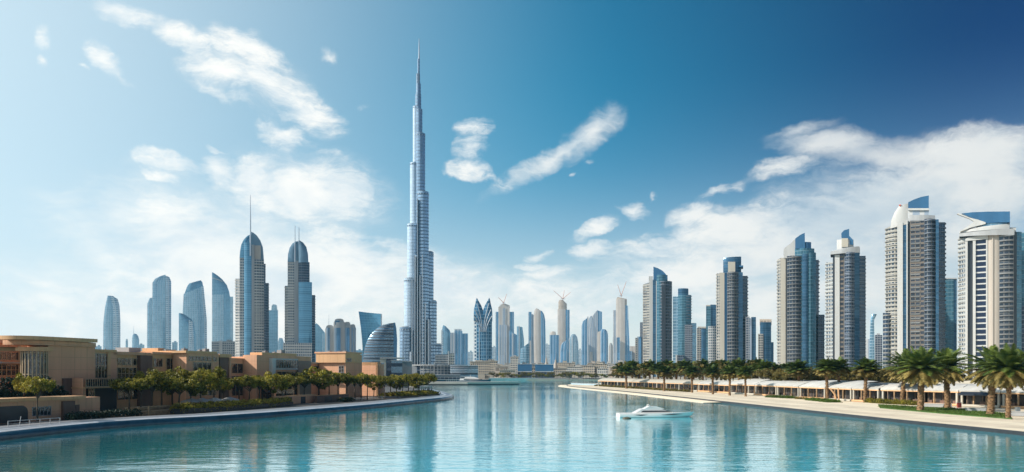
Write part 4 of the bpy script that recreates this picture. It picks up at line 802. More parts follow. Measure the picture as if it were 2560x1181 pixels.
def palm_proto(seed, H=9.0, rt=.42, L=4.6, nf=92, name='palm_tree', kind='date'):
    rn = random.Random(seed); t = thing(name, '', 'palm tree', (0, -500, -60))
    mb = MB(); n = 26; zs = [H * i / n for i in range(n + 1)]; bx = rn.uniform(-.25, .25)
    prof = [rt * (1.28 - .3 * min(1, z / 1.2) if z < 1.2 else .98 - .12 * z / H) * (1 + (.09 if i % 2 else -.05)) for i, z in enumerate(zs)]
    mb.tube([(bx * (z / H) ** 2, 0, z - .2) for z in zs], prof, 12); tr = mb.build('trunk', M['palmbark'], t, smooth=50)
    bt = MB()                                                # the old leaf bases, spiralling up the trunk
    for k in range(int(H * 13)):
        z = .3 + k / 13.0; a = k * 2.4; r = rt * (.97 - .12 * z / H) if z > 1.2 else rt * (1.2 - .2 * z / 1.2); c = Vector((bx * (z / H) ** 2 + math.cos(a) * r, math.sin(a) * r, z)); o = Vector((math.cos(a), math.sin(a), 0)); s = Vector((-o.y, o.x, 0)) * .13
        bt.face([c - s, c + s, c + s * .6 + o * .12 + Vector((0, 0, .24)), c - s * .6 + o * .12 + Vector((0, 0, .24))])
    bt.build('leaf_base', M['palmbark'], t, smooth=0)
    g, dr = MB(), MB(); top = (bx, 0, H)
    for k in range(nf):
        f = k / nf; az = k * 2.39996 + rn.uniform(-.2, .2); el = R(86 - 138 * f ** 0.85 + rn.uniform(-8, 8)); low = f > 0.52
        frond(dr if low else g, rn, (bx + .2 * math.cos(az), .2 * math.sin(az), H - .5 * f), az, el, L * rn.uniform(.85, 1.05) * (1 - .12 * f), .10 + .03 * rn.random() + (.02 if low else 0), .95 if not low else .8, 6, .35 if not low else .6)
    g.build('crown', M['frond'], t, smooth=0); dr.build('dry_fronds', M['dryfrond'], t, smooth=0); return t

PROTO = dict(a=tree_proto(1, M['leaf']), b=tree_proto(2, M['leaf'], .7), c=tree_proto(3, M['leaf'], .45), d=tree_proto(4, M['leaf_brown'], .8), e=tree_proto(5, M['leaf_brown'], 1.0, trunk_h=2.6), f=tree_proto(6, M['leaf'], 1.0, trunk_h=2.2))
PALM = dict(big=palm_proto(11), big2=palm_proto(12, 9.4, .40, 4.7, 92), slim=palm_proto(13, 9.2, .30, 4.4, 84), fan=palm_proto(14, 9.0, .26, 2.9, 76))
USED = set()
def place(key, proto, loc, rz, sc, label, group):
    """the first placing moves the prototype itself, later ones copy it with its parts"""
    p = proto[key]
    if key not in USED: USED.add(key); p.location = loc; p.rotation_euler = (0, 0, rz); p.scale = sc; p['label'] = label; p['group'] = group; return p
    return dup(p, loc, rz, label, group, sc)
# ------------------------------------------------------------------ the tan waterfront buildings on the left bank
M['tan'] = plain('tan_render', (0.74, 0.40, 0.24), 0.75, var=0.09, scale=0.25, streak=True, joint=(3.2, 2.6))
M['tanlight'] = plain('pale_tan_render', (0.72, 0.42, 0.22), 0.75, var=0.09, scale=0.25, streak=True, joint=(2.8, 9.0))
M['brown'] = plain('dark_brown_cladding', (0.17, 0.10, 0.075), 0.6, var=0.12, scale=0.5, streak=True)
M['frametan'] = plain('tan_window_frame', (0.55, 0.40, 0.25), 0.5, var=0.06)
M['timber'] = plain('timber_decking', (0.34, 0.22, 0.12), 0.7, var=0.25, scale=1.2)
def paneglass():
    m, n, b = pmat('window_glass'); tc = n.new('ShaderNodeTexCoord'); nz = n.noise(tc.outputs['Object'], 1.1, 5, 0.7)
    oi = n.new('ShaderNodeObjectInfo'); n.put(b.inputs['Base Color'], n.mixc(n.smooth(nz, 0.45, 0.62), n.mixc(oi.outputs['Random'], (0.010, 0.022, 0.04), (0.03, 0.028, 0.022)), n.mixc(oi.outputs['Random'], (0.10, 0.12, 0.14), (0.20, 0.14, 0.08)))); b.inputs['Roughness'].default_value = 0.06; b.inputs['Metallic'].default_value = 0.25
    b.inputs['Specular IOR Level'].default_value = 0.8; return m
M['pane'] = paneglass()
P0 = Vector((-97.7, 145, 0)); TT = Vector((0.292, 0.9564, 0)).normalized(); NN = Vector((TT.y, -TT.x, 0))
class Plane:
    """a vertical wall plane through P facing N"""
    def __init__(s, P, N): s.P = Vector(P); s.N = Vector(N).normalized(); s.T = Vector((-s.N.y, s.N.x, 0))
    def pt(s, px, out=0.0):
        a = (px - 1280) / F; Y = (s.P.dot(s.N) + out) / (s.N.x * a + s.N.y); return Vector((a * Y, Y, 0))
    def z(s, px, y, out=0.0): return CH + (HY - y) * s.pt(px, out).y / F
def facp(off): return Plane(P0 + NN * off, NN)
def bld(label, px, off, name='waterfront_building', cat='building'):
    p = facp(off).pt(px); return thing(name, label, cat, (p.x, p.y, 1.0), 0, 'tan buildings along the left bank')
def pb(mb, name, mat, par, smooth=28): return mb.build(name, mat, par, origin=par.matrix_basis.translation if par.parent is None else par.parent.matrix_basis.translation, smooth=smooth)
def boxp(pl, p0, p1, z0, z1, out, depth, mb=None):
    """box whose front lies on the plane moved out by `out`"""
    mb = mb or MB(); a, b = pl.pt(p0, out), pl.pt(p1, out); c, d = b - pl.N * depth, a - pl.N * depth
    mb.prism([a[:2], b[:2], c[:2], d[:2]], z0, z1); return mb
def block(par, name, off, p0, p1, ytop, depth, mat, z0=0.9, yb=None, roof=True):
    pl = facp(off); zt = pl.z((p0 + p1) / 2, ytop); z0 = z0 if yb is None else pl.z((p0 + p1) / 2, yb); o = pb(boxp(pl, p0, p1, z0, zt, 0, depth), name, mat, par)
    return pl, o, zt
def window(par, pl, p0, p1, y0, y1, nx=2, ny=1, fr=None, bar=.12, proud=.12, pane=None, out=0.0):
    """glazed window: the frame is a part, its pane a sub-part"""
    pc = (p0 + p1) / 2; z1, z0 = pl.z(pc, y0), pl.z(pc, y1); a, b = pl.pt(p0, out), pl.pt(p1, out); T = (b - a); L = T.length; T.normalize(); mb = MB()
    ry = math.atan2(T.y, T.x)
    def bx(u, z, w, h): c = a + T * u + pl.N * (proud / 2); mb.box((c.x, c.y, z), (w, proud, h), 0, ry)
    for i in range(nx + 1): bx(min(max(L * i / nx, bar / 2), L - bar / 2), (z0 + z1) / 2, bar, z1 - z0)
    for j in range(ny + 1): bx(L / 2, min(max(z0 + (z1 - z0) * j / ny, z0 + bar / 2), z1 - bar / 2), L - 2 * bar * 1.01, bar * .96)
    w = pb(mb, 'window', fr or M['frametan'], par)
    q = MB(); c0, c1 = a + pl.N * .04, b + pl.N * .04; q.prism([c0[:2], c1[:2], (c1 - pl.N * .03)[:2], (c0 - pl.N * .03)[:2]], z0 + .02, z1 - .02)
    pb(q, 'pane', pane or M['pane'], w); return w

def left_complex():
    # rear building, far left
    t = bld('tan building behind, cut by the left border, with deep flat roof and loggia', 30, -14)
    pl, _, zt = block(t, 'wall', -14, -90, 78, 856, 22, M['tan'])
    pb(boxp(facp(-13), -90, 82, facp(-13).z(0, 858), facp(-13).z(0, 845), 0, 25), 'roof', M['tan'], t); pb(boxp(facp(-12.6), 26, 52, facp(-13).z(40, 845), facp(-13).z(40, 840), 0, 9), 'roof_block', M['tanlight'], t)
    window(t, facp(-14), -20, 50, 880, 901, 6, 1); window(t, facp(-14), -20, 50, 910, 940, 6, 2); pb(boxp(facp(-13.2), 51, 58, 1, facp(-13.2).z(55, 858), 0, .7), 'pier', M['tanlight'], t)
    pb(boxp(facp(-12), 4, 56, facp(-12).z(30, 909), facp(-12).z(30, 905), 0, 2), 'balcony', M['grey'], t)
    # main building with the rounded glazed corner
    t = bld('large tan building with layered flat roof and rounded glazed corner bay', 170, 0)
    pl, _, zt = block(t, 'wall', 0, 120, 238, 866, 5.4, M['tan'])
    z1 = pl.z(170, 866)
    for nm, o, zz, h, c0, c1 in (('roof', 1.0, z1, .9, 84, 240), ('upper_roof', 2.4, z1 + .95, .75, 78, 244)):
        q = facp(o); a, b = q.pt(c0), q.pt(c1); r = 5.0; c = a - NN * r + TT * 3
        P = [(c + (NN * math.cos(R(k)) - TT * math.sin(R(k))) * r)[:2] for k in range(90, -1, -10)]
        P = [tuple(p) for p in P] + [tuple(b[:2]), tuple((b - NN * 8)[:2]), tuple((P[0][0] - NN.x * .6, P[0][1] - NN.y * .6))]
        mb = MB(); mb.prism(P, zz, zz + h); pb(mb, nm, M['tan'] if nm == 'roof' else M['tanlight'], t)
    # rounded bay: curved glazing between slab and canopy
    c = pl.pt(104) - NN * 1.9; r = 2.3; mb, fr = MB(), MB(); zb, zc = 2.0, pl.z(100, 879)
    ang = [R(-115 + 150 * i / 9) for i in range(10)]; rim = [c + (NN * math.cos(a) + TT * math.sin(a)) * r for a in ang]
    mb.prism([p[:2] for p in rim] + [(c - NN * 3)[:2]], zb, zc); g = pb(mb, 'corner_bay', M['pane'], t)
    for p in rim: d = (p - c).normalized(); fr.box((*(p + d * .06)[:2], (zb + zc) / 2), (.2, .2, zc - zb))
    for z in (zb + (zc - zb) * .33, zb + (zc - zb) * .62, zc - .3):
        for p, q in zip(rim[:-1], rim[1:]): m_ = (p + q) / 2; d = (m_ - c).normalized(); e = q - p; fr.box((*(m_ + d * .05)[:2], z), (e.length - .21, .12, .16), 0, math.atan2(e.y, e.x))
    pb(fr, 'mullion_grid', M['frametan'], g)
    mb = MB(); P = [(c + (NN * math.cos(R(k)) + TT * math.sin(R(k))) * 3.3)[:2] for k in range(-150, 31, 12)]; mb.prism([tuple(p) for p in P] + [tuple((c - NN * 8 - TT * 5)[:2])], zc, zc + .85); pb(mb, 'canopy', M['tanlight'], t)
    e = Plane(pl.pt(120), -TT); pb(boxp(e, 8, 118, e.z(30, 878), e.z(30, 870), 1.4, 1.39), 'canopy', M['tanlight'], t)
    pb(boxp(facp(.35), 158, 188, 1.0, facp(.35).z(175, 946), 0, 2), 'porch', M['brown'], t)
    # bay with tall windows and a glass-fronted balcony
    t = bld('tan wing with tall gridded window above a long glazed balcony', 255, -1)
    pl, _, zt = block(t, 'wall', -1.2, 236, 292, 880, 20, M['tan']); pb(boxp(facp(-.6), 233, 292, zt, zt + .5, 0, 20), 'roof', M['tanlight'], t)
    window(t, pl, 236.5, 268, 884, 946, 4, 2); pb(boxp(pl, 269, 277, 1, zt - .1, .25, .6), 'pier', M['tanlight'], t)
    q = facp(4); z0, z1 = q.z(250, 968), q.z(250, 947); pb(boxp(q, 212, 292, z0 - .25, z0, 0, 5.2), 'balcony', M['tanlight'], t); w = window(t, facp(3.85), 214, 291, 947.5, 967, 14, 1, bar=.1)
    pb(boxp(facp(3.3), 208, 215, 1, z1 + .1, 0, 4.4), 'side_wall', M['tan'], t); pb(boxp(facp(.2), 216, 292, 1.0, z0 - .3, 0, 1.4), 'recess', M['dark'], t)
    window(t, facp(1.0), 220, 236, 972, 992, 2, 1)
    # long windowed wing
    t = bld('tan wing with two rows of strip windows and dark brown pier at its end', 320, -2)
    pl, _, zt = block(t, 'wall', -2, 291, 352, 888, 20, M['tanlight']); pb(boxp(facp(-1.2), 284, 384, zt, zt + .7, 0, 21), 'roof', M['tan'], t)
    window(t, pl, 293, 350, 896, 914, 6, 1); window(t, pl, 293, 350, 919, 950, 6, 2); window(t, pl, 293, 345, 965, 1000, 3, 1, M['tan'])
    pb(boxp(facp(-.9), 352, 381, 1, zt - .05, 0, 8), 'pier', M['brown'], t)
    t = bld('tan wing with two blue windows under a curved end frame', 415, -1)
    pl, _, zt = block(t, 'wall', -1.6, 381, 452, 887, 18, M['tanlight']); pb(boxp(facp(-.8), 381, 453, zt, zt + .55, 0, 19), 'roof', M['tan'], t)
    window(t, pl, 384, 406, 896, 918, 2, 1); window(t, pl, 415, 436, 896, 925, 2, 1); pb(boxp(pl, 438.5, 447, 3, pl.z(440, 895), .12, .3), 'dark_slit', M['dark'], t); pb(boxp(pl, 448, 453, 1, zt - .03, .6, 1), 'end_frame', M['tan'], t)
    mb = boxp(facp(-5), 395, 412, zt + .5, zt + 1.7, 0, 5); pb(mb, 'plant_room', M['tanlight'], t); pb(boxp(facp(-6), 322, 352, zt + .2, zt + 1.6, 0, 4), 'roof_screen', M['grey'], t); pb(boxp(facp(-4), 414, 440, zt + .5, zt + 1.4, 0, 4), 'roof_screen', M['grey'], t)
    t = bld('tan wing with arched strip window and wide window, tall brown pier to its right', 500, 0)
    pl, _, zt = block(t, 'wall', 3.0, 466, 547, 884, 4.2, M['tan']); block(t, 'rear_wall', -.8, 452, 549, 886, 16, M['tan']); pb(boxp(facp(3.5), 465, 543, zt, zt + .55, 0, 19), 'roof', M['tanlight'], t)
    window(t, pl, 471, 528, 891, 903, 6, 1, pane=M['pane']); window(t, pl, 532, 541, 892, 904, 1, 1); window(t, pl, 482, 528, 906, 930, 4, 1); window(t, pl, 472, 540, 950, 990, 6, 1)
    q = facp(2.6); z2 = q.z(565, 886); pb(boxp(q, 550, 574, 1, z2 - .9, 0, 8), 'pier', M['brown'], t); pb(boxp(q, 574, 578, 1, z2 - .9, .25, 8.3), 'pier_edge', M['tan'], t); pb(boxp(q, 549, 579, z2 - .88, z2, .5, 9), 'pier_cap', M['tanlight'], t)
    t = bld('recessed dark-windowed link between the brown pier and a sunlit tan box', 590, -3, 'link_building')
    pl, _, zt = block(t, 'wall', -.6, 574, 640, 899, 16, M['tan']); window(t, pl, 579, 607, 909, 934, 2, 1); window(t, pl, 579, 607, 940, 990, 3, 1); pb(boxp(pl, 574, 640, zt, zt + .3, .4, 16), 'roof', M['tanlight'], t)
    # sunlit box
    t = bld('tan block with blank sunlit end wall and white-framed window bay', 690, 4)
    pl, _, zt = block(t, 'wall', 4, 642, 778, 890, 4.6, M['tan']); pb(boxp(facp(3.6), 655, 742, zt, zt + .8, 0, 4), 'roof', M['tanlight'], t); block(t, 'rear_wall', -.7, 640, 778, 894, 14, M['tan'])
    q = Plane(facp(4).pt(642), -TT)
    pb(boxp(facp(4), 683, 745, pl.z(710, 925), pl.z(710, 897), .5, .49), 'bay_frame', M['white'], t); window(t, facp(4.5), 690, 744, 900, 921, 9, 1, M['grey'], bar=.09, out=.01); pb(boxp(facp(4), 681.5, 689, 3.5, pl.z(685, 896), 1.2, 1.19), 'white_fin', M['white'], t)
    window(t, pl, 692, 750, 929, 948, 5, 1); pb(boxp(pl, 746, 778, 1, pl.z(760, 903), .6, .6), 'grey_wall', plain('taupe_render', (0.30, 0.22, 0.18), .7, var=.08), t)
    pb(boxp(facp(9), 690, 745, 1.2, facp(9).z(715, 952), 0, 4.8), 'glass_pavilion', M['pane'], t); pb(boxp(facp(9.3), 686, 690, 1, facp(9.3).z(688, 950), 0, .8), 'post', M['tan'], t); pb(boxp(facp(9.3), 745, 749, 1, facp(9.3).z(747, 950), 0, .8), 'post', M['tan'], t)
    t = bld('low tan rooftop building glimpsed between the sunlit box and the twin-layer block', 800, -10, 'low_building'); pl, _, zt = block(t, 'wall', -8, 776, 830, 910, 14, M['tan']); pb(boxp(pl, 774, 832, zt, zt + .5, .5, 15), 'roof', M['cream'], t); window(t, pl, 785, 815, 915, 930, 3, 1)
    # twin-layer block
    t = bld('tan block with projecting sunlit upper storey and narrow gridded window', 860, 3)
    pl = facp(3); C = pl.pt(864); e = Plane(C, -TT); zt = pl.z(864, 886)
    pb(boxp(pl, 864, 905, .9, zt, 0, 10.4), 'wall', M['tan'], t); zz = pl.z(864, 907)
    mb = MB(); a, b = C + NN * .4 - TT * .9, pl.pt(899) + NN * .4; mb.prism([a[:2], b[:2], (b - NN * 11.6)[:2], (a - NN * 11.6)[:2]], zz, zt + .35); pb(mb, 'upper_storey', M['tanlight'], t)
    mb = MB(); a, b = C + NN * .8 - TT * 1.2, pl.pt(900) + NN * .8; mb.prism([a[:2], b[:2], (b - NN * 12.4)[:2], (a - NN * 12.4)[:2]], zt + .35, zt + .85); pb(mb, 'roof', M['tan'], t)
    window(t, e, 847, 860, 915, 939, 2, 3, M['grey']); window(t, facp(3.4), 866, 878, 896, 905, 3, 1, M['grey'], out=.01)
    # framed porch block
    t = bld('orange-tan porch block with deep square frame, last of the tan buildings', 915, 5, 'porch_building')
    pl = facp(5); C = pl.pt(944); e = Plane(C, -TT); zt = pl.z(944, 906)
    pb(boxp(pl, 944, 951, .9, zt, 0, 9), 'side_wall', M['tan'], t); mb = MB()
    a, b = e.pt(893), e.pt(944); L = (b - a).length; T = (b - a).normalized(); mb2 = MB()
    mb2.prism([(a + TT * 1.6)[:2], (b + TT * 1.6 - T * .05)[:2], (b + TT * 3 - T * .05)[:2], (a + TT * 3)[:2]], .9, zt - .3); pb(mb2, 'inner_wall', M['tan'], t)
    for u0, u1 in ((0, .6), (L - .7, L)): mb.prism([(a + T * u0)[:2], (a + T * u1)[:2], (a + T * u1 + TT * 1.5)[:2], (a + T * u0 + TT * 1.5)[:2]], .9, zt - 1.2)
    mb.prism([(a - T * .1)[:2], (b)[:2], (b + TT * 1.5)[:2], (a - T * .1 + TT * 1.5)[:2]], zt - 1.19, zt); pb(mb, 'frame', M['tanlight'], t)
    e2 = Plane(C + TT * 1.58, -TT); window(t, e2, 898, 910, 914, 924, 3, 1); window(t, e2, 922, 929, 914, 939, 2, 1); window(t, e2, 932, 938, 914, 939, 2, 1)
    pb(boxp(facp(-4), 886, 960, .9, facp(-4).z(920, 910), 0, 8), 'rear_wall', M['tan'], t)
    # low front pavilion
    t = bld('low tan waterside pavilion with arched dark garage opening, in front of the large building', 120, 14, 'waterside_pavilion')
    pl, _, zt = block(t, 'wall', 13, -140, 250, 1000, 7, M['tan']); pb(boxp(facp(14), -140, 215, zt - .25, zt + .35, 0, 8), 'roof', M['tanlight'], t)
    mb = MB(); a, b = pl.pt(-30, .05), pl.pt(70, .05); T = (b - a).normalized(); L = (b - a).length; z0, z1 = 1.05, pl.z(40, 1015)
    P = [(0, z0), (L, z0)] + [(L - 1.2 + 1.2 * math.cos(R(k)), z1 - 1.2 + 1.2 * math.sin(R(k))) for k in range(0, 91, 15)] + [(0, z1)]; f = [(*(a + T * u)[:2], z) for u, z in P]; g = [(p[0] - NN.x * .04, p[1] - NN.y * .04, p[2]) for p in f]; mb.face(f)
    for i in range(len(f)): j = (i + 1) % len(f); mb.face([f[j], f[i], g[i], g[j]])
    pb(mb, 'garage_opening', M['dark'], t)
    window(t, pl, 80, 127, 1017, 1040, 5, 1, M['grey'], bar=.08); mb = boxp(pl, 189, 199, 1.05, pl.z(194, 1012), .1, .2); d = pb(mb, 'door', M['brown'], t); pb(boxp(facp(13.5), 158, 188, 1, pl.z(170, 1003), 0, 1), 'porch', M['brown'], t)
left_complex()
def roof_units():
    rn = random.Random(12)
    for t in [o for o in bpy.data.objects if o.get('category') == 'building' and o.get('group') == 'tan buildings along the left bank']:
        w = [c for c in t.children if c.name.split('.')[0] == 'wall']
        if not w or 'pavilion' in t.name or 'porch' in t.name: continue
        vs = [v.co for v in w[0].data.vertices]; z = max(v.z for v in vs); c = sum((v for v in vs), Vector()) / len(vs)
        for k in range(3):
            p = c - NN * rn.uniform(0, 3) + TT * rn.uniform(-5, 5); s = rn.uniform(.7, 1.5); mb = MB(); mb.box((p.x, p.y, z + .45 + s * .45), (s * 1.5, s, s * .9), 0, rn.uniform(1.2, 1.35)); mb.tube([(p.x, p.y, z + .4), (p.x, p.y, z + .7 + s)], .12, 6); mb.build('roof_unit', M['roofgrey'], t)
roof_units()

# ------------------------------------------------------------------ gardens and terraces on the left bank
def foliage(name, label, cat, pts, w, h, mat, z0=1.2, group=None, dens=60, size=.16, kind=None, flowers=None, base=None, seed=3):
    """leaf mass along a line of points; w and h in metres"""
    rn = random.Random(seed); P = [Vector(p) for p in pts]; o = P[len(P) // 2]; t = thing(name, label, cat, (o.x, o.y, z0), 0, group); mb, fl = MB(), MB()
    for a, b in zip(P[:-1], P[1:]):
        L = (b - a).length; n = max(1, int(L * w * dens / 6))
        for _ in range(n):
            c = a + (b - a) * rn.random(); d = (b - a).normalized(); s = Vector((-d.y, d.x, 0)) * (rn.uniform(-.5, .5) * w)
            q = rn.uniform(.3, .62); c = c + s; hh = h * (1 - .35 * (2 * s.length / w) ** 2) * rn.uniform(.55, 1.0)
            leaf_cloud(fl if flowers and rn.random() < .22 else mb, rn, (c.x, c.y, z0 + max(.2, hh - q * .5)), (q, q, q * .8), 12, size, .4)
            if rn.random() < .6: leaf_cloud(mb, rn, (c.x, c.y, z0 + rn.uniform(.1, max(.2, hh - .3))), (q, q, q), 8, size, .5)
    mb.build('leaves', mat, t, origin=o + Vector((0, 0, z0)), smooth=0)
    if fl.v: fl.build('blossom', flowers, t, origin=o + Vector((0, 0, z0)), smooth=0)
    if base:
        bm_ = MB(); N = normals2(P, 1); ring = [(p + n * w * .5)[:2] for p, n in zip(P, N)] + [(p - n * w * .5)[:2] for p, n in reversed(list(zip(P, N)))]
        bm_.prism([tuple(p) for p in reversed(ring)], z0 - .1, z0 + base[1]); bm_.build('planter', base[0], t, origin=o + Vector((0, 0, z0)))
    return t
def offline(off, a, b, n=6): return [facp(off).pt(a + (b - a) * i / n) for i in range(n + 1)]
def left_gardens():
    g = 'planting on the left bank'
    foliage('hedge', 'long golden-green flowering hedge in dark planter beside the pale promenade', 'hedge', offline(20.5, 440, 720, 10), 3.2, 2.2, M['leaf'], 1.2, g, 70, .15, flowers=M['flower'], base=(M['dark'], .9), seed=5)
    foliage('hedge', 'low dark hedge at the foot of the waterside pavilion', 'hedge', offline(18.5, 168, 345, 6), 2.2, 1.5, M['leaf_dark'], 1.2, g, 60, .14, seed=6)
    foliage('planting_bed', 'oval bed of golden and green shrubs at the promenade tip', 'planting bed', offline(21, 975, 1072, 6), 9, 2.0, M['leaf'], 1.2, g, 26, .2, flowers=M['flower'], base=(M['dark'], .5), seed=7)
    foliage('hedge', 'big dark clipped hedge behind the flat-topped yellow-green tree', 'hedge', offline(5.5, -60, 122, 5), 4.5, 8.2, M['leaf_dark'], 1.2, g, 75, .2, seed=8)
    foliage('shrub', 'rounded dark bush right of the big clipped hedge', 'shrub', offline(5.2, 124, 156, 2), 4, 6.2, M['leaf_dark'], 1.2, g, 95, .2, seed=9)
    for a, b, off, lab in ((590, 640, 18, 'small shrub clump beside the end of the flowering hedge'), (850, 880, 22, 'dark shrub clump at the foot of the slim trees'), (620, 700, 16, 'loose flowering shrubs behind the long hedge')):
        foliage('shrub', lab, 'shrub', offline(off, a, b, 2), 2.0, 1.3, M['leaf_dark'] if 'dark' in lab else M['leaf'], 1.2, g, 60, .14, flowers=M['flower'], seed=a)
    T = 'broad-crowned trees on the left bank'
    for k, (p, yt, yb, w, off, key, lab) in enumerate([
        (94, 944, 980, 54, 17, 'c', 'flat-topped yellow-green tree standing alone by the waterside railing'), (62, 932, 962, 44, 10, 'a', 'small tree half hidden behind the lone flat-topped one'),
        (322, 945, 980, 62, 14, 'c', 'low spreading tree at the left end of the thick tree clump'), (352, 938, 985, 50, 15, 'a', 'second tree from the left in the thick tree clump'), (378, 930, 975, 56, 12, 'b', 'third tree from the left in the thick tree clump'),
        (404, 922, 966, 56, 9, 'a', 'upper tree rising at the back left of the thick clump'), (432, 918, 966, 60, 9, 'f', 'tallest tree at the back of the thick clump'), (446, 945, 992, 66, 16, 'b', 'foremost tree with dark trunk in the middle of the thick clump'),
        (476, 926, 975, 52, 13, 'f', 'dense dark-green tree right of the foremost clump tree'), (503, 922, 978, 54, 12, 'f', 'dark tree with ivy-thick trunk in the right half of the clump'), (534, 916, 966, 54, 10, 'a', 'yellow-tinged tree near the right end of the thick clump'), (556, 950, 988, 40, 14, 'b', 'small tree before the tall brown pier'),
        (598, 938, 968, 46, 14, 'c', 'bright small tree left of the sunlit blank wall'), (622, 942, 975, 44, 15, 'a', 'small tree in front of the sunlit blank wall, left one'), (648, 940, 975, 42, 16, 'c', 'small tree in front of the sunlit blank wall, right one'), (681, 930, 972, 54, 13, 'f', 'fuller tree just left of the white-framed window bay'), (706, 942, 978, 42, 15, 'b', 'small tree before the dark glass pavilion, left one'), (734, 936, 972, 46, 14, 'c', 'small tree before the dark glass pavilion, middle one'), (760, 936, 978, 42, 12, 'b', 'darker tree before the grey wall'),
        (796, 918, 972, 62, 13, 'f', 'largest tree left of the twin-layer tan block'), (822, 926, 972, 44, 12, 'a', 'tree standing close to the right of the largest one'), (846, 934, 976, 44, 15, 'b', 'tree under the projecting sunlit storey'), (868, 938, 976, 40, 16, 'c', 'yellow-green tree below the narrow gridded window')]):
        pl = facp(off); c = pl.pt(p); zt = pl.z(p, yt); zb = pl.z(p, yb); W = 1.35 * w * c.y / F; s = (zt - 1.2) / 5.3 if key != 'f' else (zt - 1.2) / 5.0
        place(key, PROTO, (c.x, c.y, 1.2), k * 1.7, (W / 4.9, W / 4.9, s), lab, T)
    row = [(888, 936), (903, 940), (918, 934), (934, 940), (948, 937), (962, 942), (977, 938), (992, 942), (1006, 936), (1020, 940), (1033, 934), (1047, 937), (1060, 933), (1071, 938)]
    for k, (p, yt) in enumerate(row):
        off = 14 + (k % 3) * 3; pl = facp(off); c = pl.pt(p); W = 46 * c.y / F; pre = ('left third', 'middle', 'right third')[min(2, k * 3 // len(row))]
        place('abcf'[k % 4], PROTO, (c.x, c.y, 1.2), k * 2.1, (W / 4.9, W / 4.9, (pl.z(p, yt) - 1.2) / 5.2), 'slim tree in the %s of the close row towards the promenade tip' % pre, 'row of slim trees towards the tip, ' + pre)
    # terraces, low walls, railing, canopies
    t = bld('stepped timber terrace between the pavilion and the thick tree clump', 390, 16, 'timber_terrace', 'terrace')
    pb(boxp(facp(19), 325, 452, 1.0, 1.9, 0, 6), 'lower_deck', M['timber'], t); pb(boxp(facp(16), 350, 445, 1.9, 2.6, 0, 4), 'upper_deck', M['timber'], t)
    for p in (372, 440): pb(boxp(facp(19.6), p, p + 3, 1.0, 3.0, 0, .25), 'post', M['timber'], t)
    pb(boxp(facp(19.62), 372, 443, 2.75, 2.9, -.02, .2), 'rail', M['timber'], t)
    def wall(lab, a, b, off, z1, mat, openings=()):
        t = bld(lab, (a + b) / 2, off, 'low_wall', 'wall'); pl, _, _ = block(t, 'wall', off, a, b, 0, .5, mat) if False else (facp(off), pb(boxp(facp(off), a, b, 1.0, z1, 0, .5), 'wall', mat, t), 0); pb(boxp(facp(off), a - 1, b + 1, z1, z1 + .12, .08, .66), 'coping', M['tanlight'], t)
        for (p0, p1) in openings: pb(boxp(facp(off), p0, p1, 1.0, z1 - .4, .02, .1), 'opening', M['dark'], t)
    wall('low tan terrace wall with dark openings below the glass pavilion', 686, 790, 15, 3.3, M['tan'], ((700, 712), (718, 730), (752, 764))); wall('low shadowed terrace wall further along, below the largest tree', 792, 872, 17, 3.0, M['brown'], ((812, 830),)); wall('pale yellow low wall seen between trunks left of the sunlit box', 566, 634, 12, 2.5, M['cream'])
    t = bld('white waterside railing with slanted posts at the lower left', 85, 26, 'railing', 'railing')
    pl = facp(24); mb = MB(); A, B = pl.pt(20), pl.pt(150)
    for z, r in ((2.15, .05), (1.7, .03)): mb.tube([(*A[:2], z), (*B[:2], z)], r, 6)
    pb(mb, 'rail', M['white'], t)
    for k in range(6): p = A + (B - A) * (k / 5); m2 = MB(); m2.tube([(p.x, p.y, 1.0), (p.x + (.3 if k == 1 else 0), p.y, 2.2 + (.6 if k == 1 else 0))], .05, 6); pb(m2, 'post', M['white'], t)
    for k, (p, off, lab) in enumerate(((478, 13, 'white canopy at the left, below the thick clump'), (505, 14, 'white canopy in the middle, below the thick clump'), (536, 15, 'white canopy right of the dark ivy trunk'), (574, 15, 'white canopy at the foot of the tall brown pier'))):
        c = facp(off).pt(p); t = thing('market_canopy', lab, 'canopy', (c.x, c.y, 1.2), math.atan2(TT.y, TT.x), 'white canopies under the trees'); mb = MB()
        mb.face([(-1.7, -1.5, 2.0), (1.7, -1.5, 2.0), (0, 0, 2.7)]); mb.face([(1.7, -1.5, 2.0), (1.7, 1.5, 2.0), (0, 0, 2.7)]); mb.face([(1.7, 1.5, 2.0), (-1.7, 1.5, 2.0), (0, 0, 2.7)]); mb.face([(-1.7, 1.5, 2.0), (-1.7, -1.5, 2.0), (0, 0, 2.7)]); mb.prism([(-1.7, -1.5), (1.7, -1.5), (1.7, 1.5), (-1.7, 1.5)], 1.7, 2.0, 0, False, False); mb.build('roof', M['white'], t)
        for x, y in ((-1.6, -1.4), (1.6, -1.4), (1.6, 1.4), (-1.6, 1.4)): q = MB(); q.box((x, y, .85), (.08, .08, 1.7)); q.build('leg', M['steel'], t)
    t = bld('white pergola of thin posts under the last trees at the tip', 1062, 19, 'pergola', 'pergola'); pl = facp(19)
    for i, p in enumerate(range(1044, 1081, 5)): pb(boxp(pl, p, p + 1.1, 1.0, 4.2, 0, .3), 'post', M['white'], t)
    pb(boxp(pl, 1042, 1082, 4.2, 4.5, .1, 3.2), 'roof', M['white'], t)
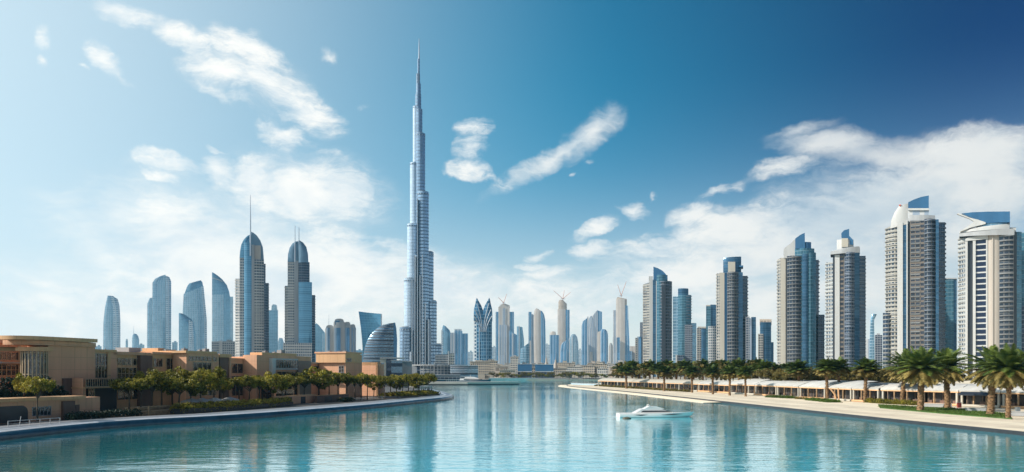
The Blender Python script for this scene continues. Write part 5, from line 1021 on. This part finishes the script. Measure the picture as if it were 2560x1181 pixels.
    for k, (p, off, lab) in enumerate(((880, 20, 'white cafe table set by the slim trees, leftmost'), (905, 21, 'white cafe table set by the slim trees, second from left'), (930, 20, 'white cafe table nearest the oval bed'), (955, 22, 'white cafe table tucked behind the oval bed'))):
        c = facp(off).pt(p); t = thing('cafe_table', lab, 'table', (c.x, c.y, 1.0), 0, 'cafe tables by the slim trees'); q = MB(); q.tube([(0, 0, .7), (0, 0, .78)], 1.3, 16); q.build('tabletop', M['white'], t); q = MB(); q.tube([(0, 0, 0), (0, 0, .7)], .12, 8); q.build('leg', M['steel'], t)
left_gardens()
# ------------------------------------------------------------------ low buildings and moorings round the far end of the water
M['gelcoat'] = plain('white_gelcoat', (0.82, 0.76, 0.72), 0.18, var=0.03, scale=0.3)
def far_end():
    def low(px, d, label, name='low_building', cat='building', group='low buildings along the far shore'): return tower(px, d, label, name, group, cat)
    fr, t = low(984, 500, 'white-framed block with dark glass and striped louvres behind the left-bank trees'); strip(fr, t, 'end_wall', 950, 965, 896, M['cream'], 0, depth=18); strip(fr, t, 'roof', 950, 1012, 894, M['white'], -.6, depth=18, y0=897)
    strip(fr, t, 'dark_glass', 965, 979, 897, M['navyglass'], .6, depth=18); strip(fr, t, 'louvre_wall', 978, 1006, 902, M['louvre'], -.5, depth=16); strip(fr, t, 'louvre_rim', 976.5, 1006.5, 901, M['grey'], -.8, depth=16, y0=903)
    fr, t = low(952, 470, 'narrow blue glazed link left of the white-framed block'); strip(fr, t, 'glass', 941, 960, 908, M['bluevert'], 0, depth=12); strip(fr, t, 'frame', 941, 960, 906, M['white'], -.3, depth=12, y0=908.5); strip(fr, t, 'mullion', 949, 951, 908, M['white'], -.4, depth=2)
    fr, t = low(1018, 520, 'plain pale grey block right of the striped louvres'); strip(fr, t, 'wall', 1004, 1030, 904, M['grey'], 0, depth=16); strip(fr, t, 'parapet', 1003, 1031, 903, M['white'], -.3, depth=17, y0=905)
    fr, t = low(1095, 800, 'long low glass hall with thin white columns at the foot of the silver spire', 'glass_hall')
    strip(fr, t, 'glass_wall', 1030, 1166, 914, M['finegrid'], 2, depth=20, bow=8, n=12); strip(fr, t, 'roof', 1028, 1168, 912, M['white'], 0, depth=22, bow=8, y0=914.5, n=12); strip(fr, t, 'end_block', 1030, 1042, 915, M['white'], -1, depth=8); strip(fr, t, 'end_glass', 1042, 1052, 916, M['navyglass'], -2, depth=8)
    for k in range(14): p = 1050 + k * 8.6; u = (p - 1028) / 140; off = -8 * (1 - (2 * u - 1) ** 2) - .5; strip(fr, t, 'column', p, p + (2.2 if k == 4 else 1.0), 905 if k == 4 else 914, M['white'], off, depth=off + .5)
    fr, t = low(1156, 760, 'dark ribbed building with rounded right end behind the yacht', 'ribbed_building')
    strip(fr, t, 'shell', 1126, 1195, 914, M['louvre'], 0, depth=16, bow=4); 
    for k in range(5): strip(fr, t, 'rib', 1125, 1196, 915 + k * 4.2, M['steel'], -.8, depth=10, bow=4, y0=916.2 + k * 4.2)
    fr, t = low(1112, 930, 'windowed office wing rising behind the low glass hall'); strip(fr, t, 'wall', 1088, 1122, 886, M['finegrid'], 0, depth=20); strip(fr, t, 'stair_tower', 1121, 1136, 884, M['whitefine'], -1, depth=20); strip(fr, t, 'fin', 1120, 1123, 878, M['white'], -2, depth=8)
    fr, t = low(1120, 650, 'stacked navy terrace decks with white railings behind the jetty', 'quay_terrace', 'terrace')
    for k, (y, w, m) in enumerate(((949, 1190, 'steelblue'), (943, 1180, 'dark'), (938, 1150, 'steelblue'))):
        strip(fr, t, 'deck', 1040, w, y, M['navyglass' if m == 'dark' else 'quayblue'], -6 + k * 2, depth=20); strip(fr, t, 'white_edge', 1040, w + .5, y - .5, M['white'], -6.3 + k * 2, depth=19 , y0=y + .5)
    rn = random.Random(21)
    data = [(1200, 918, 50, 905, 1000, 'creamfine', 'beige stepped office block with long window bands below the tulip-topped tower'), (1222, 914, 44, 903, 1080, 'creamfine', 'beige block with square windows right of the stepped office block'), (1253, 918, 34, 917, 960, 'scaffold', 'low beige house cluster left of the white latticed tower'), (1286, 905, 20, 893, 1100, 'whitefine', 'small white latticed block standing above the low houses'),
        (1312, 914, 36, 911, 940, 'steelblue', 'dark blue flat screen-like building left of the bigger blue screen'), (1361, 912, 46, 912, 930, 'steelblue', 'large blue screen-like building on a glazed ground floor'), (1334, 916, 24, 920, 980, 'creamfine', 'beige house squeezed between the two blue screens'), (1400, 918, 36, 922, 960, 'creamfine', 'cream low-rise right of the large blue screen'), (1437, 920, 40, 918, 1000, 'whitefine', 'white low-rise with shaded balconies, middle of the far shore'), (1470, 920, 34, 915, 1040, 'creamfine', 'wide cream hall on the rise under the joined towers'), (1497, 914, 42, 911, 1060, 'creamfine', 'long cream hall with flat roof under the round-shouldered tower'), (1505, 925, 24, 922, 960, 'whitefine', 'white house with dark side window near the right tree row'), (1545, 920, 44, 918, 1020, 'scaffold', 'flat beige low-rise under the tapering beige tower'), (1583, 925, 46, 922, 1000, 'finegrid', 'grey low-rise half hidden by the right tree row'), (1417, 926, 26, 929, 930, 'whitefine', 'small white shop row close to the far quay'), (1268, 926, 40, 926, 930, 'creamfine', 'cream shop row close to the far quay, left of the blue screens')]
    for px, yb, w, y, d, m, lab in data:
        fr, t = low(px, d, lab); strip(fr, t, 'wall', px - w / 2, px + w / 2, y, M[m], 0, depth=18)
        strip(fr, t, 'roof', px - w / 2 - .6, px + w / 2 + .6, y - 1.2, M['white'] if m == 'steelblue' else M['cream'], -.6, depth=19, y0=y)
        if m == 'steelblue': strip(fr, t, 'ground_floor', px - w / 2, px + w / 2, 930, M['navyglass'], -1.0, depth=10); strip(fr, t, 'fascia', px - w / 2, px + w / 2, 928.5, M['white'], -1.3, depth=10, y0=930.5)
        else:
            a = rn.uniform(-.3, .1) * w; strip(fr, t, 'upper_storey', px + a, px + a + w * .35, y - 4, M[m], 4, depth=12); strip(fr, t, 'porch', px - w * .3, px + w * .25, 936, M['cream'], -4, depth=4)
    for px, y, lab in ((1389, 896, 'thin pinkish minaret-like turret right of the blue screen'), (1366, 892, 'faint pale turret behind the large blue screen')):
        fr, t = low(px, 1150, lab, 'turret', 'turret'); loft(fr, t, 'shaft', [(px - 6, None, px + 6, None), (px - 5, 912, px + 5, 912), (px - 2.5, 905, px + 2.5, 905), (px - 2, y + 4, px + 2, y + 4)], M['beige'], 0, depth=8, bow=2); mast(fr, t, 'finial', px, y + 5, y - 3, 1.4, M['beige'], 2)
    for k in range(40):                                     # the jumble of low-rises further back
        px = 1180 + k * 10.7 + rn.uniform(-4, 4); d = rn.uniform(1090, 1330); y = rn.uniform(905, 921) - (4 if 1470 < px < 1520 else 0); w = rn.uniform(10, 30); m = M[rn.choice(('creamfine', 'whitefine', 'creamfine', 'finegrid', 'scaffold'))]
        lo = 'left of the blue screens' if px < 1294 else ('behind the blue screens' if px < 1386 else ('middle stretch' if px < 1500 else 'near the right tree row'))
        fr, t = low(px, d, 'small pale low-rise in the jumble behind the far quay, %s' % lo, group='jumble of far low-rises, ' + lo)
        strip(fr, t, 'wall', px - w / 2, px + w / 2, y, m, 0, depth=18); a = rn.uniform(-.4, .1) * w; strip(fr, t, 'upper_storey', px + a, px + a + w * .4, y - rn.uniform(2, 6), m, 3, depth=10); strip(fr, t, 'roof', px - w / 2 - .4, px + w / 2 + .4, y - .8, M[rn.choice(('cream', 'white', 'beige'))], -.5, depth=18.8, y0=y)
    # far quay and its trees
    mb = MB(); a, b = gp(1222, 951.2), gp(1545, 950.5); mb.prism([(a.x, a.y), (b.x, b.y), (b.x, 960), (a.x, 960)], -.5, 2.6); tag(mb.build('quay_wall', M['slab_light'], smooth=0), kind='structure')
    for k in range(46):
        px = 1232 + k * 7.3 + rn.uniform(-2, 2); d = rn.uniform(912, 925); X = (px - 1280) / F * d; s = rn.uniform(.9, 1.7); lo = 'left of the blue screens' if px < 1294 else ('below the blue screens' if px < 1386 else 'right of the blue screens')
        place('deabf'[k % 5], PROTO, (X, d, 1.2), k * 1.3, (s * 1.1, s * 1.1, s), 'small dusty tree on the far quay, %s' % lo, 'far quay trees ' + lo)
    # jetty
    d = 594; mb = MB(); A, B = gp(1070, 963), gp(1299, 962); mb.prism([(A.x - 40, A.y), (A.x + 30, A.y - 1.5), (B.x, B.y + 2), (B.x, B.y + 9), (A.x - 40, B.y + 14)], .7, 2.2); j = thing('jetty', 'long pale jetty reaching out from the left below the yacht', 'jetty', (A.x, A.y, 0)); mb.build('deck', M['beige'], j, origin=(A.x, A.y, 0))
    mb = MB(); mb.prism([(A.x - 40, A.y + .4), (A.x + 30, A.y - 1.1), (B.x - .3, B.y + 2.4), (B.x - .3, B.y + 8), (A.x - 40, B.y + 13)], -.6, .7); mb.build('pontoon', M['dark'], j, origin=(A.x, A.y, 0))
    for k in range(8): q = MB(); x = gp(1115 + k * 5, 961); q.box((x.x - A.x, x.y + 3 - A.y, 2.9), (.25, .25, 1.5)); q.build('bollard', M['white'], j)
far_end()

def hull(mb, L, B, H, n=14, sheer=.25, m=0):
    """boat hull, bow towards +x, keel below the water"""
    S = []
    for i in range(n + 1):
        s = i / n; x = -L / 2 + L * s; w = B / 2 * (1 - max(0, (s - .35) / .65) ** 2.4); top = H * (1 + sheer * s * s); rake = .10 * L * max(0, s - .6) / .4
        S.append([(x - rake * 1.0, 0, -.4), (x - rake * .6, w * .97, 0.05), (x - rake * .2, w, top * .45), (x, w * .90, top)])
    for a, b in zip(S[:-1], S[1:]):
        for sg in (1, -1):
            for k in range(3):
                q = [(p[0], p[1] * sg, p[2]) for p in (a[k], b[k], b[k + 1], a[k + 1])]; mb.face(q if sg < 0 else q[::-1], None, m)
        mb.face([(a[3][0], -a[3][1], a[3][2]), (b[3][0], -b[3][1], b[3][2]), (b[3][0], b[3][1], b[3][2]), (a[3][0], a[3][1], a[3][2])], None, m)
    a = S[0]; mb.face([(p[0], p[1], p[2]) for p in a] + [(p[0], -p[1], p[2]) for p in reversed(a[1:])], None, m)
def cabin(mb, x0, x1, w, z0, z1, f0=.0, f1=.3, m=0):
    """raked deckhouse"""
    L = x1 - x0; lo = [(x0, -w), (x1, -w * .55), (x1, w * .55), (x0, w)]; up = [(x0 + L * f0, -w * .8), (x1 - L * f1, -w * .5), (x1 - L * f1, w * .5), (x0 + L * f0, w * .8)]
    for i in range(4):
        j = (i + 1) % 4; mb.face([(*lo[i], z0), (*lo[j], z0), (*up[j], z1), (*up[i], z1)], None, m)
    mb.face([(*p, z1) for p in up], None, m)
def boats():
    c = gp(1640, 1043); t = thing('motor_yacht', 'sleek white motor boat alone on the open water', 'boat', c, R(4)); t.scale = (1.1, 1.1, .82)
    # long low hull with a swept deckhouse
    mb = MB(); hull(mb, 15.5, 3.8, 1.1, 18, .25); mb.build('hull', M['gelcoat'], t, smooth=40)
    mb = MB(); cabin(mb, -4.6, 3.6, 1.5, 1.12, 2.25, .18, .34); mb.build('deckhouse', M['gelcoat'], t, smooth=50)
    mb = MB(); cabin(mb, -2.6, 1.6, 1.15, 2.25, 2.95, .22, .42); mb.build('upper_cabin', M['gelcoat'], t, smooth=50)
    mb = MB()
    for sg in (1, -1):
        q = [(-3.4, sg * 1.43, 1.42), (3.0, sg * .98, 1.45), (2.0, sg * .95, 1.8), (-3.0, sg * 1.36, 1.82)]; mb.face(q if sg < 0 else q[::-1]); mb.face(q[::-1] if sg < 0 else q)
        q = [(-5.0, sg * 1.86, .78), (5.4, sg * 1.26, .98), (3.4, sg * 1.60, .72), (-3.6, sg * 1.85, .5)]; mb.face([(a, b + sg * .06, z) for a, b, z in q])
    mb.build('window_band', M['dark'], t, smooth=0)
    mb = MB(); mb.tube([(-1.6, -.9, 2.9), (-1.6, -.9, 3.3), (-1.6, .9, 3.3), (-1.6, .9, 2.9)], .07, 6); mb.build('radar_arch', M['gelcoat'], t)
    mb = MB(); mb.tube([(7.0, -.5, 1.5), (5.2, -1.2, 1.85), (2.5, -1.6, 1.8)], .03, 5); mb.tube([(7.0, .5, 1.5), (5.2, 1.2, 1.85), (2.5, 1.6, 1.8)], .03, 5); mb.build('bow_rail', M['steel'], t)
    m, n, b = pmat('wake_foam'); uv = n.new('ShaderNodeUVMap'); uv.uv_map = 'UVMap'; sp = n.new('ShaderNodeSeparateXYZ'); n.l.new(uv.outputs[0], sp.inputs[0]); tc = n.new('ShaderNodeTexCoord')
    b.inputs['Base Color'].default_value = (.75, .78, .78, 1); b.inputs['Roughness'].default_value = .8; nz = n.noise(tc.outputs['Object'], .9, 6, .7)
    n.put(b.inputs['Alpha'], n.math('MULTIPLY', n.smooth(nz, .42, .7), n.math('MULTIPLY', n.smooth(sp.outputs[0], 0, .75), .75)))
    mb = MB(); c0 = c + Vector((-6, 0, .012)); c1 = c + Vector((-34, -2, .012)); k_ = 12
    for i in range(k_):
        u, v = i / k_, (i + 1) / k_; P_, Q_ = c1 + (c0 - c1) * u, c1 + (c0 - c1) * v; wu, wv = 4.2 - 2.2 * u, 4.2 - 2.2 * v
        mb.face([P_ + Vector((0, -wu, 0)), Q_ + Vector((0, -wv, 0)), Q_ + Vector((0, wv, 0)), P_ + Vector((0, wu, 0))], [(u, 0), (v, 0), (v, 1), (u, 1)])
    tag(mb.build('wake_foam', m, smooth=0), 'faint foamy wake trailing left of the motor boat', 'wake', kind='stuff')
    c = gp(1567, 1047); t = thing('mooring_float', 'small oval brown float on the water beside the motor boat', 'buoy', c); mb = MB()
    prof = [(0, -.3), (.55, -.22), (.95, 0), (.9, .16), (.5, .3), (0, .34)]; n = 16
    for (r0, z0), (r1, z1) in zip(prof[:-1], prof[1:]):
        for k in range(n): a, b = 2 * math.pi * k / n, 2 * math.pi * (k + 1) / n; q = [(r0 * math.cos(a), r0 * .6 * math.sin(a), z0), (r0 * math.cos(b), r0 * .6 * math.sin(b), z0), (r1 * math.cos(b), r1 * .6 * math.sin(b), z1), (r1 * math.cos(a), r1 * .6 * math.sin(a), z1)]; mb.face(q[1:] if r0 == 0 else (q[:3] if r1 == 0 else q))
    mb.build('float', plain('brown_float', (0.10, 0.065, 0.03), .6), t, smooth=60); mb = MB(); mb.tube([(-.2, 0, .3), (-.2, 0, .5), (.2, 0, .5), (.2, 0, .3)], .04, 6); mb.build('handle', M['steel'], t)
    d = 618; X = (1186 - 1280) / F * d; t = thing('yacht', 'large white yacht with navy hull moored behind the jetty', 'yacht', (X, d, 0), 0)
    mb = MB(); hull(mb, 27, 6, 3.0, 16, .35); mb.build('hull', M['quayblue'], t, smooth=40); mb = MB(); cabin(mb, -12, 9, 2.7, 3.05, 4.6, .02, .3); mb.build('deckhouse', M['gelcoat'], t, smooth=50); mb = MB(); cabin(mb, -8, 4, 2.1, 4.6, 5.9, .05, .35); mb.build('bridge', M['gelcoat'], t, smooth=50)
    mb = MB(); mb.box((-1, -2.42, 3.9), (15, .1, .6)); mb.build('window_band', M['dark'], t); mb = MB(); mb.tube([(-3, 0, 5.9), (-3.4, 0, 8)], [.2, .06], 6); mb.build('mast', M['white'], t)
boats()

# ------------------------------------------------------------------ the right bank
def rp(px, y): return gp(px, y, GR)
def right_bank():
    base = [(1500, 966), (1540, 968), (1650, 973.5), (1800, 982), (1900, 988), (2000, 995), (2100, 1001), (2200, 1007), (2300, 1011), (2400, 1015), (2500, 1019), (2640, 1025)]
    P = spline([rp(p, y) for p, y in base], 10); D = [0]
    for a, b in zip(P[:-1], P[1:]): D.append(D[-1] + (b - a).length)
    def at(s):
        for i in range(len(P) - 1):
            if D[i + 1] >= s: f = (s - D[i]) / (D[i + 1] - D[i]); return P[i] + (P[i + 1] - P[i]) * f
        return P[-1]
    labs = ['white-roofed waterside pavilion at the far tip of the right bank', 'second pavilion from the far tip, under the dense trees', 'third pavilion from the far tip, under the dense trees', 'fourth pavilion from the far tip, open timber bays', 'fifth pavilion from the far tip, open timber bays', 'pavilion just left of the first slim palms', 'pavilion behind the first two slim palms', 'pavilion behind the small round planting bed', 'pavilion left of the splayed timber leg', 'pavilion right of the splayed timber leg', 'pavilion behind the long clipped hedge', 'pavilion behind the thick spotted palm trunk', 'pavilion with dark awnings behind the big palms', 'white pavilion nearest the right border']
    tot = D[-1]; n = len(labs); M['fabric'] = plain('white_roof_membrane', (0.64, 0.62, 0.58), 0.6, var=0.12, scale=0.35, each=.35)
    M['pavglass'] = facade('pavilion_glazing', (0.04, 0.035, 0.035), (0.22, 0.15, 0.10), 3.6, 2.2, 0.05, 0.10, 0.2, 0.12, 0.8)
    cuts = [0, .17, .31, .43, .53, .60, .66, .715, .765, .81, .85, .89, .925, .96, 1.0]; rn = random.Random(4)
    for k in range(n):
        s0, s1 = tot * cuts[k] + .4, tot * cuts[k + 1] - .4; a, b = at(s0), at(s1); L = (b - a).length; m_ = (a + b) / 2; t = thing('pavilion', labs[k], 'pavilion', (m_.x, m_.y, GR), math.atan2((b - a).y, (b - a).x), 'white-roofed pavilions on the right bank')
        # local x along the bank (towards the far tip), local -y... front faces the water at +y side flipped
        h = L / 2; ez, rz_, dp = (3.9, rn.uniform(4.5, 4.8), 9.0) if k < 4 else (4.3, rn.uniform(5.4, 6.3), 9.0)
        F_ = 1 if True else -1
        mb = MB(); prof = [(-1.6, ez - .35), (-1.7, ez), (-.2, ez + .75), (2.5, ez + 1.6), (5.0, rz_), (8.0, rz_ + .25), (11, rz_ - .6), (11, rz_ - .9)]; nn = 10
        sag = rn.uniform(.08, .22)
        for (y0, z0), (y1, z1) in zip(prof[:-1], prof[1:]):
            for i in range(nn):
                u0, u1 = -1 + 2 * i / nn, -1 + 2 * (i + 1) / nn; q = lambda u, y, z: (u * (h + .3), y, z - sag * (u * u) * (1 if z > ez + .3 else .3))
                mb.face([q(u0, y0, z0), q(u1, y0, z0), q(u1, y1, z1), q(u0, y1, z1)])
        mb.build('roof', M['cream'] if k < 3 else M['fabric'], t, smooth=60)
        mb = MB(); mb.box((0, -1.45, ez - .5), (2 * h + .4, .25, .32)); mb.build('fascia', M['tanlight'], t)
        mb = MB(); mb.prism([(-h, 1.2), (h, 1.2), (h, 9), (-h, 9)], 0, ez - .1); mb.build('glazing', M['pavglass'], t)
        nb = max(3, int(L / 5.0))
        for i in range(nb + 1):
            x = -h + 2 * h * i / nb; q = MB(); w = .34 if i % 3 else .5; q.box((min(max(x, -h + .3), h - .3), -1.2, (ez - .6) / 2), (w, w, ez - .6)); q.build('column', M['timber'] if i % 3 else M['cream'], t)
        mb = MB(); mb.box((0, -.7, .28), (2 * h, 2.4, .55)); mb.build('plinth', M['tanlight'] if k % 2 else M['cream'], t)
        mb = MB()
        for i in range(nb):
            if rn.random() < .6: x = -h + 2 * h * (i + .5) / nb; mb.box((x, 0.2, .95), (rn.uniform(.8, 1.8), .7, .8)); mb.build('counter', M['brown'], t); mb = MB()
        if k == 12:
            for x in (-h * .45, h * .4): q = MB(); q.face([(x - 2.4, -1.9, ez - .3), (x + 2.4, -1.9, ez - .3), (x + 2.4, -3.4, ez - 1.0), (x - 2.4, -3.4, ez - 1.0)]); q.prism([(x - 2.4, -3.45), (x + 2.4, -3.45), (x + 2.4, -3.4), (x - 2.4, -3.4)], ez - 1.3, ez - 1.0); q.build('awning', M['dark'], t, smooth=0)
    # splayed timber leg
    c = rp(2090, 1003); t = thing('raking_strut', 'splayed timber leg standing under the white roof edge', 'strut', c, 0); mb = MB(); mb.tube([(0, 0, 0), (-.4, 0, 2.2), (-1.8, .2, 4.0)], [.35, .3, .22], 8); mb.tube([(0.9, 0, 0), (.7, 0, 4.2)], .25, 8); mb.build('leg', M['tanlight'], t); mb = MB(); mb.box((.3, 0, .15), (2, .8, .3)); mb.build('foot', M['cream'], t)
    # trees behind the pavilions
    rn = random.Random(9)
    for k in range(34):
        px = 1545 + k * 11.2 + rn.uniform(-3, 3); i = k; yb = 968 + (px - 1540) * .0545; c = rp(px, yb); d = c.normalized(); c = c + Vector((d.x, d.y, 0)) * (14 + (k % 3) * 5); top = 912 - (k % 4) * 3 - max(0, (px - 1700) * .02); z = CH + (HY - top) * c.y / F; W = rn.uniform(38, 48) * c.y / F; reg = 'far third' if px < 1670 else ('middle' if px < 1795 else 'near third')
        place(*(('fan', PALM) if k % 2 else ('efdbea'[k % 6], PROTO)), (c.x, c.y, GR), k * 1.9, (W / 4.9, W / 4.9, (z - GR) / 5.3) if k % 2 == 0 else (W / 4.4, W / 4.4, (z - GR) / 11.2), ('bushy palm' if k % 2 else 'dense round tree') + ' in the %s of the row behind the white roofs' % reg, 'trees behind the white roofs, ' + reg)
    for k in range(22):
        px = 1925 + k * 15 + rn.uniform(-4, 4); yb = 990 + (px - 1925) * .05; c = rp(px, yb); d = c.normalized(); c = c + Vector((d.x, d.y, 0)) * (18 + (k % 2) * 7); top = 921 + (k % 3) * 4; z = CH + (HY - top) * c.y / F; W = rn.uniform(44, 56) * c.y / F; reg = 'left of the lone round palm' if px < 2130 else 'right of the lone round palm'
        place('dde'[k % 3], PROTO, (c.x, c.y, GR), k * 1.9, (W / 4.9, W / 4.9, (z - GR) / 5.3), 'brownish tree behind the palms, %s' % reg, 'brownish trees behind the palms, ' + reg)
    # thin trees in front of the far pavilions
    for k, (px, yb) in enumerate(((1566, 972), (1660, 978), (1730, 982), (1782, 986), (1824, 989), (1864, 991))):
        c = rp(px, yb); z = CH + (HY - 916) * c.y / F; W = 36 * c.y / F; w_ = ('far left', 'second from the far end', 'third from the far end', 'left of the timber-bay pair', 'right of the timber-bay pair', 'last before the slim palms')[k]
        W = 44 * c.y / F; place('fan', PALM, (c.x, c.y, GR), k * 2.3, (W / 4.6, W / 4.6, (z - GR) / 11.3), 'slim palm before the far white roofs, %s' % w_, 'slim palms in front of the far white roofs')
    g = 'palms along the right promenade'
    for k, (px, yb, yt, key, W, lab) in enumerate([(1908, 985, 905, 'fan', 46, 'slim palm left of the small round planting bed'), (1938, 984, 910, 'fan', 46, 'dark-trunked palm behind the small round planting bed'), (1965, 982, 908, 'fan', 44, 'palm with reddish trunk right of the small round bed'), (2000, 993, 903, 'fan', 56, 'thin pale-trunked palm before the red doors'), (2068, 1000, 898, 'fan', 54, 'pale stout palm beside the splayed timber leg'), (2096, 999, 897, 'fan', 54, 'palm touching the splayed timber leg on the right'), (2162, 1006, 898, 'fan', 62, 'lone round palm with a straight pale trunk'),
        (2254, 1010, 886, 'slim', 100, 'slender palm left of the thick spotted palm'), (2301, 1028, 877, 'big', 116, 'thick palm with golden spotted trunk, largest in the middle'), (2369, 1022, 877, 'big2', 112, 'dark-trunked palm on the lawn before the awnings'), (2476, 1038, 874, 'big', 124, 'heavy palm with double golden trunk base near the right border'), (2520, 1047, 878, 'slim', 120, 'pale slim-trunked palm nearest the promenade edge at right'), (2572, 1030, 880, 'big2', 116, 'palm cut by the right border')]):
        c = rp(px, yb); z = CH + (HY - yt) * c.y / F - GR; s = W * c.y / F / (6.5 if key != 'fan' else 4.1); hz = {'big': 12.4, 'big2': 12.9, 'slim': 12.2, 'fan': 11.4}[key]
        place(key, PALM, (c.x, c.y, GR), k * 1.37, (s, s, z / hz), lab, g).rotation_euler = (R((k * 37) % 7 - 3), R((k * 53) % 7 - 3), k * 1.37)
    # planting
    gb = 'planting along the right promenade'
    def ln(pts): return [rp(*p) for p in pts]
    foliage('planting_bed', 'small round bed of green shrubs left of the thin pale-trunked palm', 'planting bed', ln([(1925, 993), (1950, 994), (1985, 996)]), 5.5, 1.5, M['leaf_bright'], GR, gb, 34, .17, base=(M['cream'], .25), seed=31)
    foliage('planting_bed', 'green bed round the foot of the pale stout palm', 'planting bed', ln([(2028, 1000), (2060, 1003), (2086, 1006)]), 5.0, 1.5, M['leaf_bright'], GR, gb, 34, .17, base=(M['cream'], .25), seed=32)
    foliage('hedge', 'long clipped hedge behind the slender palm', 'hedge', ln([(2168, 1006), (2215, 1009), (2290, 1013)]), 2.4, 2.0, M['leaf'], GR, gb, 70, .16, seed=33)
    foliage('shrub', 'low reddish shrub on the left end of the lawn', 'shrub', ln([(2198, 1016), (2222, 1017)]), 1.6, .8, M['flower'], GR, gb, 60, .13, seed=34)
    foliage('shrub', 'pale shrub clump left of the thick spotted palm', 'shrub', ln([(2255, 1020), (2290, 1023)]), 2.2, 1.2, M['leaf_bright'], GR, gb, 60, .14, seed=35)
    foliage('shrub', 'dark shrub hugging the dark-trunked palm', 'shrub', ln([(2360, 1021), (2385, 1024)]), 2.0, 1.1, M['leaf_dark'], GR, gb, 60, .14, seed=36)
    foliage('planting_bed', 'far strip of grey-green shrubs before the far pavilions', 'planting bed', ln([(1490, 965.5), (1560, 970), (1650, 976), (1720, 980)]), 3, 1.8, M['leaf_brown'], GR, gb, 22, .24, seed=37)
    foliage('shrub', 'brown-leaved shrubs along the plinth behind the small round bed', 'shrub', ln([(1990, 997), (2025, 999)]), 1.8, 1.4, M['leaf_brown'], GR, gb, 60, .15, seed=38)
    lawn = [rp(p, y) for p, y in ((2195, 1013), (2300, 1019), (2400, 1024), (2520, 1036), (2530, 1049), (2440, 1042), (2330, 1033), (2200, 1021))]
    mb = MB(); mb.prism([p[:2] for p in reversed(lawn)], GR - .05, GR + .18); tag(mb.build('lawn', plain('lawn_soil', (0.06, 0.13, 0.025), .9, var=.25, scale=.8), smooth=0), kind='structure')
    mb = MB(); rn = random.Random(2); xs = [p.x for p in lawn]; ys = [p.y for p in lawn]
    def inside(x, y):
        c = False; j = len(lawn) - 1
        for i in range(len(lawn)):
            a, b = lawn[i], lawn[j]
            if (a.y > y) != (b.y > y) and x < (b.x - a.x) * (y - a.y) / (b.y - a.y) + a.x: c = not c
            j = i
        return c
    for _ in range(16000):
        x, y = rn.uniform(min(xs), max(xs)), rn.uniform(min(ys), max(ys))
        if inside(x, y): a = rn.uniform(0, 6.28); h_ = rn.uniform(.12, .3); v = Vector((math.cos(a), math.sin(a), 0)) * .07; p = Vector((x, y, GR + .17)); mb.face([p - v, p + v, p + Vector((rn.uniform(-.1, .1), rn.uniform(-.1, .1), h_))])
    tag(mb.build('grass', leafmat('grass_blades', (0.05, 0.11, 0.015), (0.20, 0.28, 0.05)), smooth=0), 'short green grass under the big palms', 'grass', kind='stuff')
    # glass balustrade on the far spit
    a, b = rp(1428, 962), rp(1540, 966); t = thing('balustrade', 'pale glass balustrade on the far sandy tip', 'railing', (a.x, a.y, GR)); mb = MB(); dd = (b - a); mb.box((dd.x / 2, dd.y / 2, .6), (dd.length, .12, 1.0), 0, math.atan2(dd.y, dd.x)); mb.build('glass_panel', M['skyglass'], t); mb = MB(); mb.tube([(0, 0, 1.2), (dd.x, dd.y, 1.2)], .09, 6); mb.build('handrail', M['white'], t)
    for k in range(9): q = MB(); q.box((dd.x * k / 8, dd.y * k / 8, .6), (.14, .2, 1.2)); q.build('post', M['white'], t)
    # terrace seat blocks and walls near the right border
    for k, (px, y, w, lab) in enumerate(((2345, 1018, 60, 'long white counter behind the dark-trunked palm'), (2440, 1030, 44, 'grey stone bench behind the heavy palm'), (2545, 1040, 40, 'low grey brick wall at the right border'))):
        c = rp(px, y); W = w * c.y / F; t = thing('terrace_bench', lab, 'bench' if k == 1 else ('counter' if k == 0 else 'wall'), c, R(-35), 'stone furniture on the right terrace'); mb = MB(); mb.box((0, 0, .42), (W, .8, .84)); mb.build('base', M['grey'], t); mb = MB(); mb.box((0, 0, .9), (W + .2, 1.0, .1)); mb.build('top', M['white'], t)
    for k, (px, y, lab) in enumerate(((2398, 1020, 'red-covered service stand under the awning'), (2544, 1034, 'white menu stand at the right border'), (2188, 1006, 'slim flag pole behind the lone round palm'))):
        c = rp(px, y)
        if k < 2:
            t = thing('service_stand', lab, 'stand', c, 0); mb = MB(); mb.box((0, 0, .7), (.9, .6, 1.3)); mb.build('body', plain('stand_cover_%s' % ('red' if k == 0 else 'white'), (.4, .07, .05) if k == 0 else (.7, .7, .7), .6), t); mb = MB(); mb.box((0, 0, 1.4), (1.0, .7, .08)); mb.build('top', M['white'], t)
right_bank()
# ------------------------------------------------------------------ the air between
def haze():
    m = bpy.data.materials.new('haze_air'); m.use_nodes = True; n = NT(m.node_tree); n.n.clear()
    o = n.new('ShaderNodeOutputMaterial'); v = n.new('ShaderNodeVolumePrincipled'); v.inputs['Color'].default_value = (0.32, 0.72, 1.0, 1); v.inputs['Density'].default_value = HAZE; v.inputs['Anisotropy'].default_value = 0.6
    n.l.new(v.outputs[0], o.inputs['Volume'])
    mb = MB(); mb.prism([(-5600, -600), (5600, -600), (5600, 5300), (-5600, 5300)], -2.2, 900); h = mb.build('haze', m, smooth=0); h['kind'] = 'stuff'; h['label'] = 'pale haze over the far skyline'; h.display_type = 'WIRE'
HAZE = 0.00005
haze()
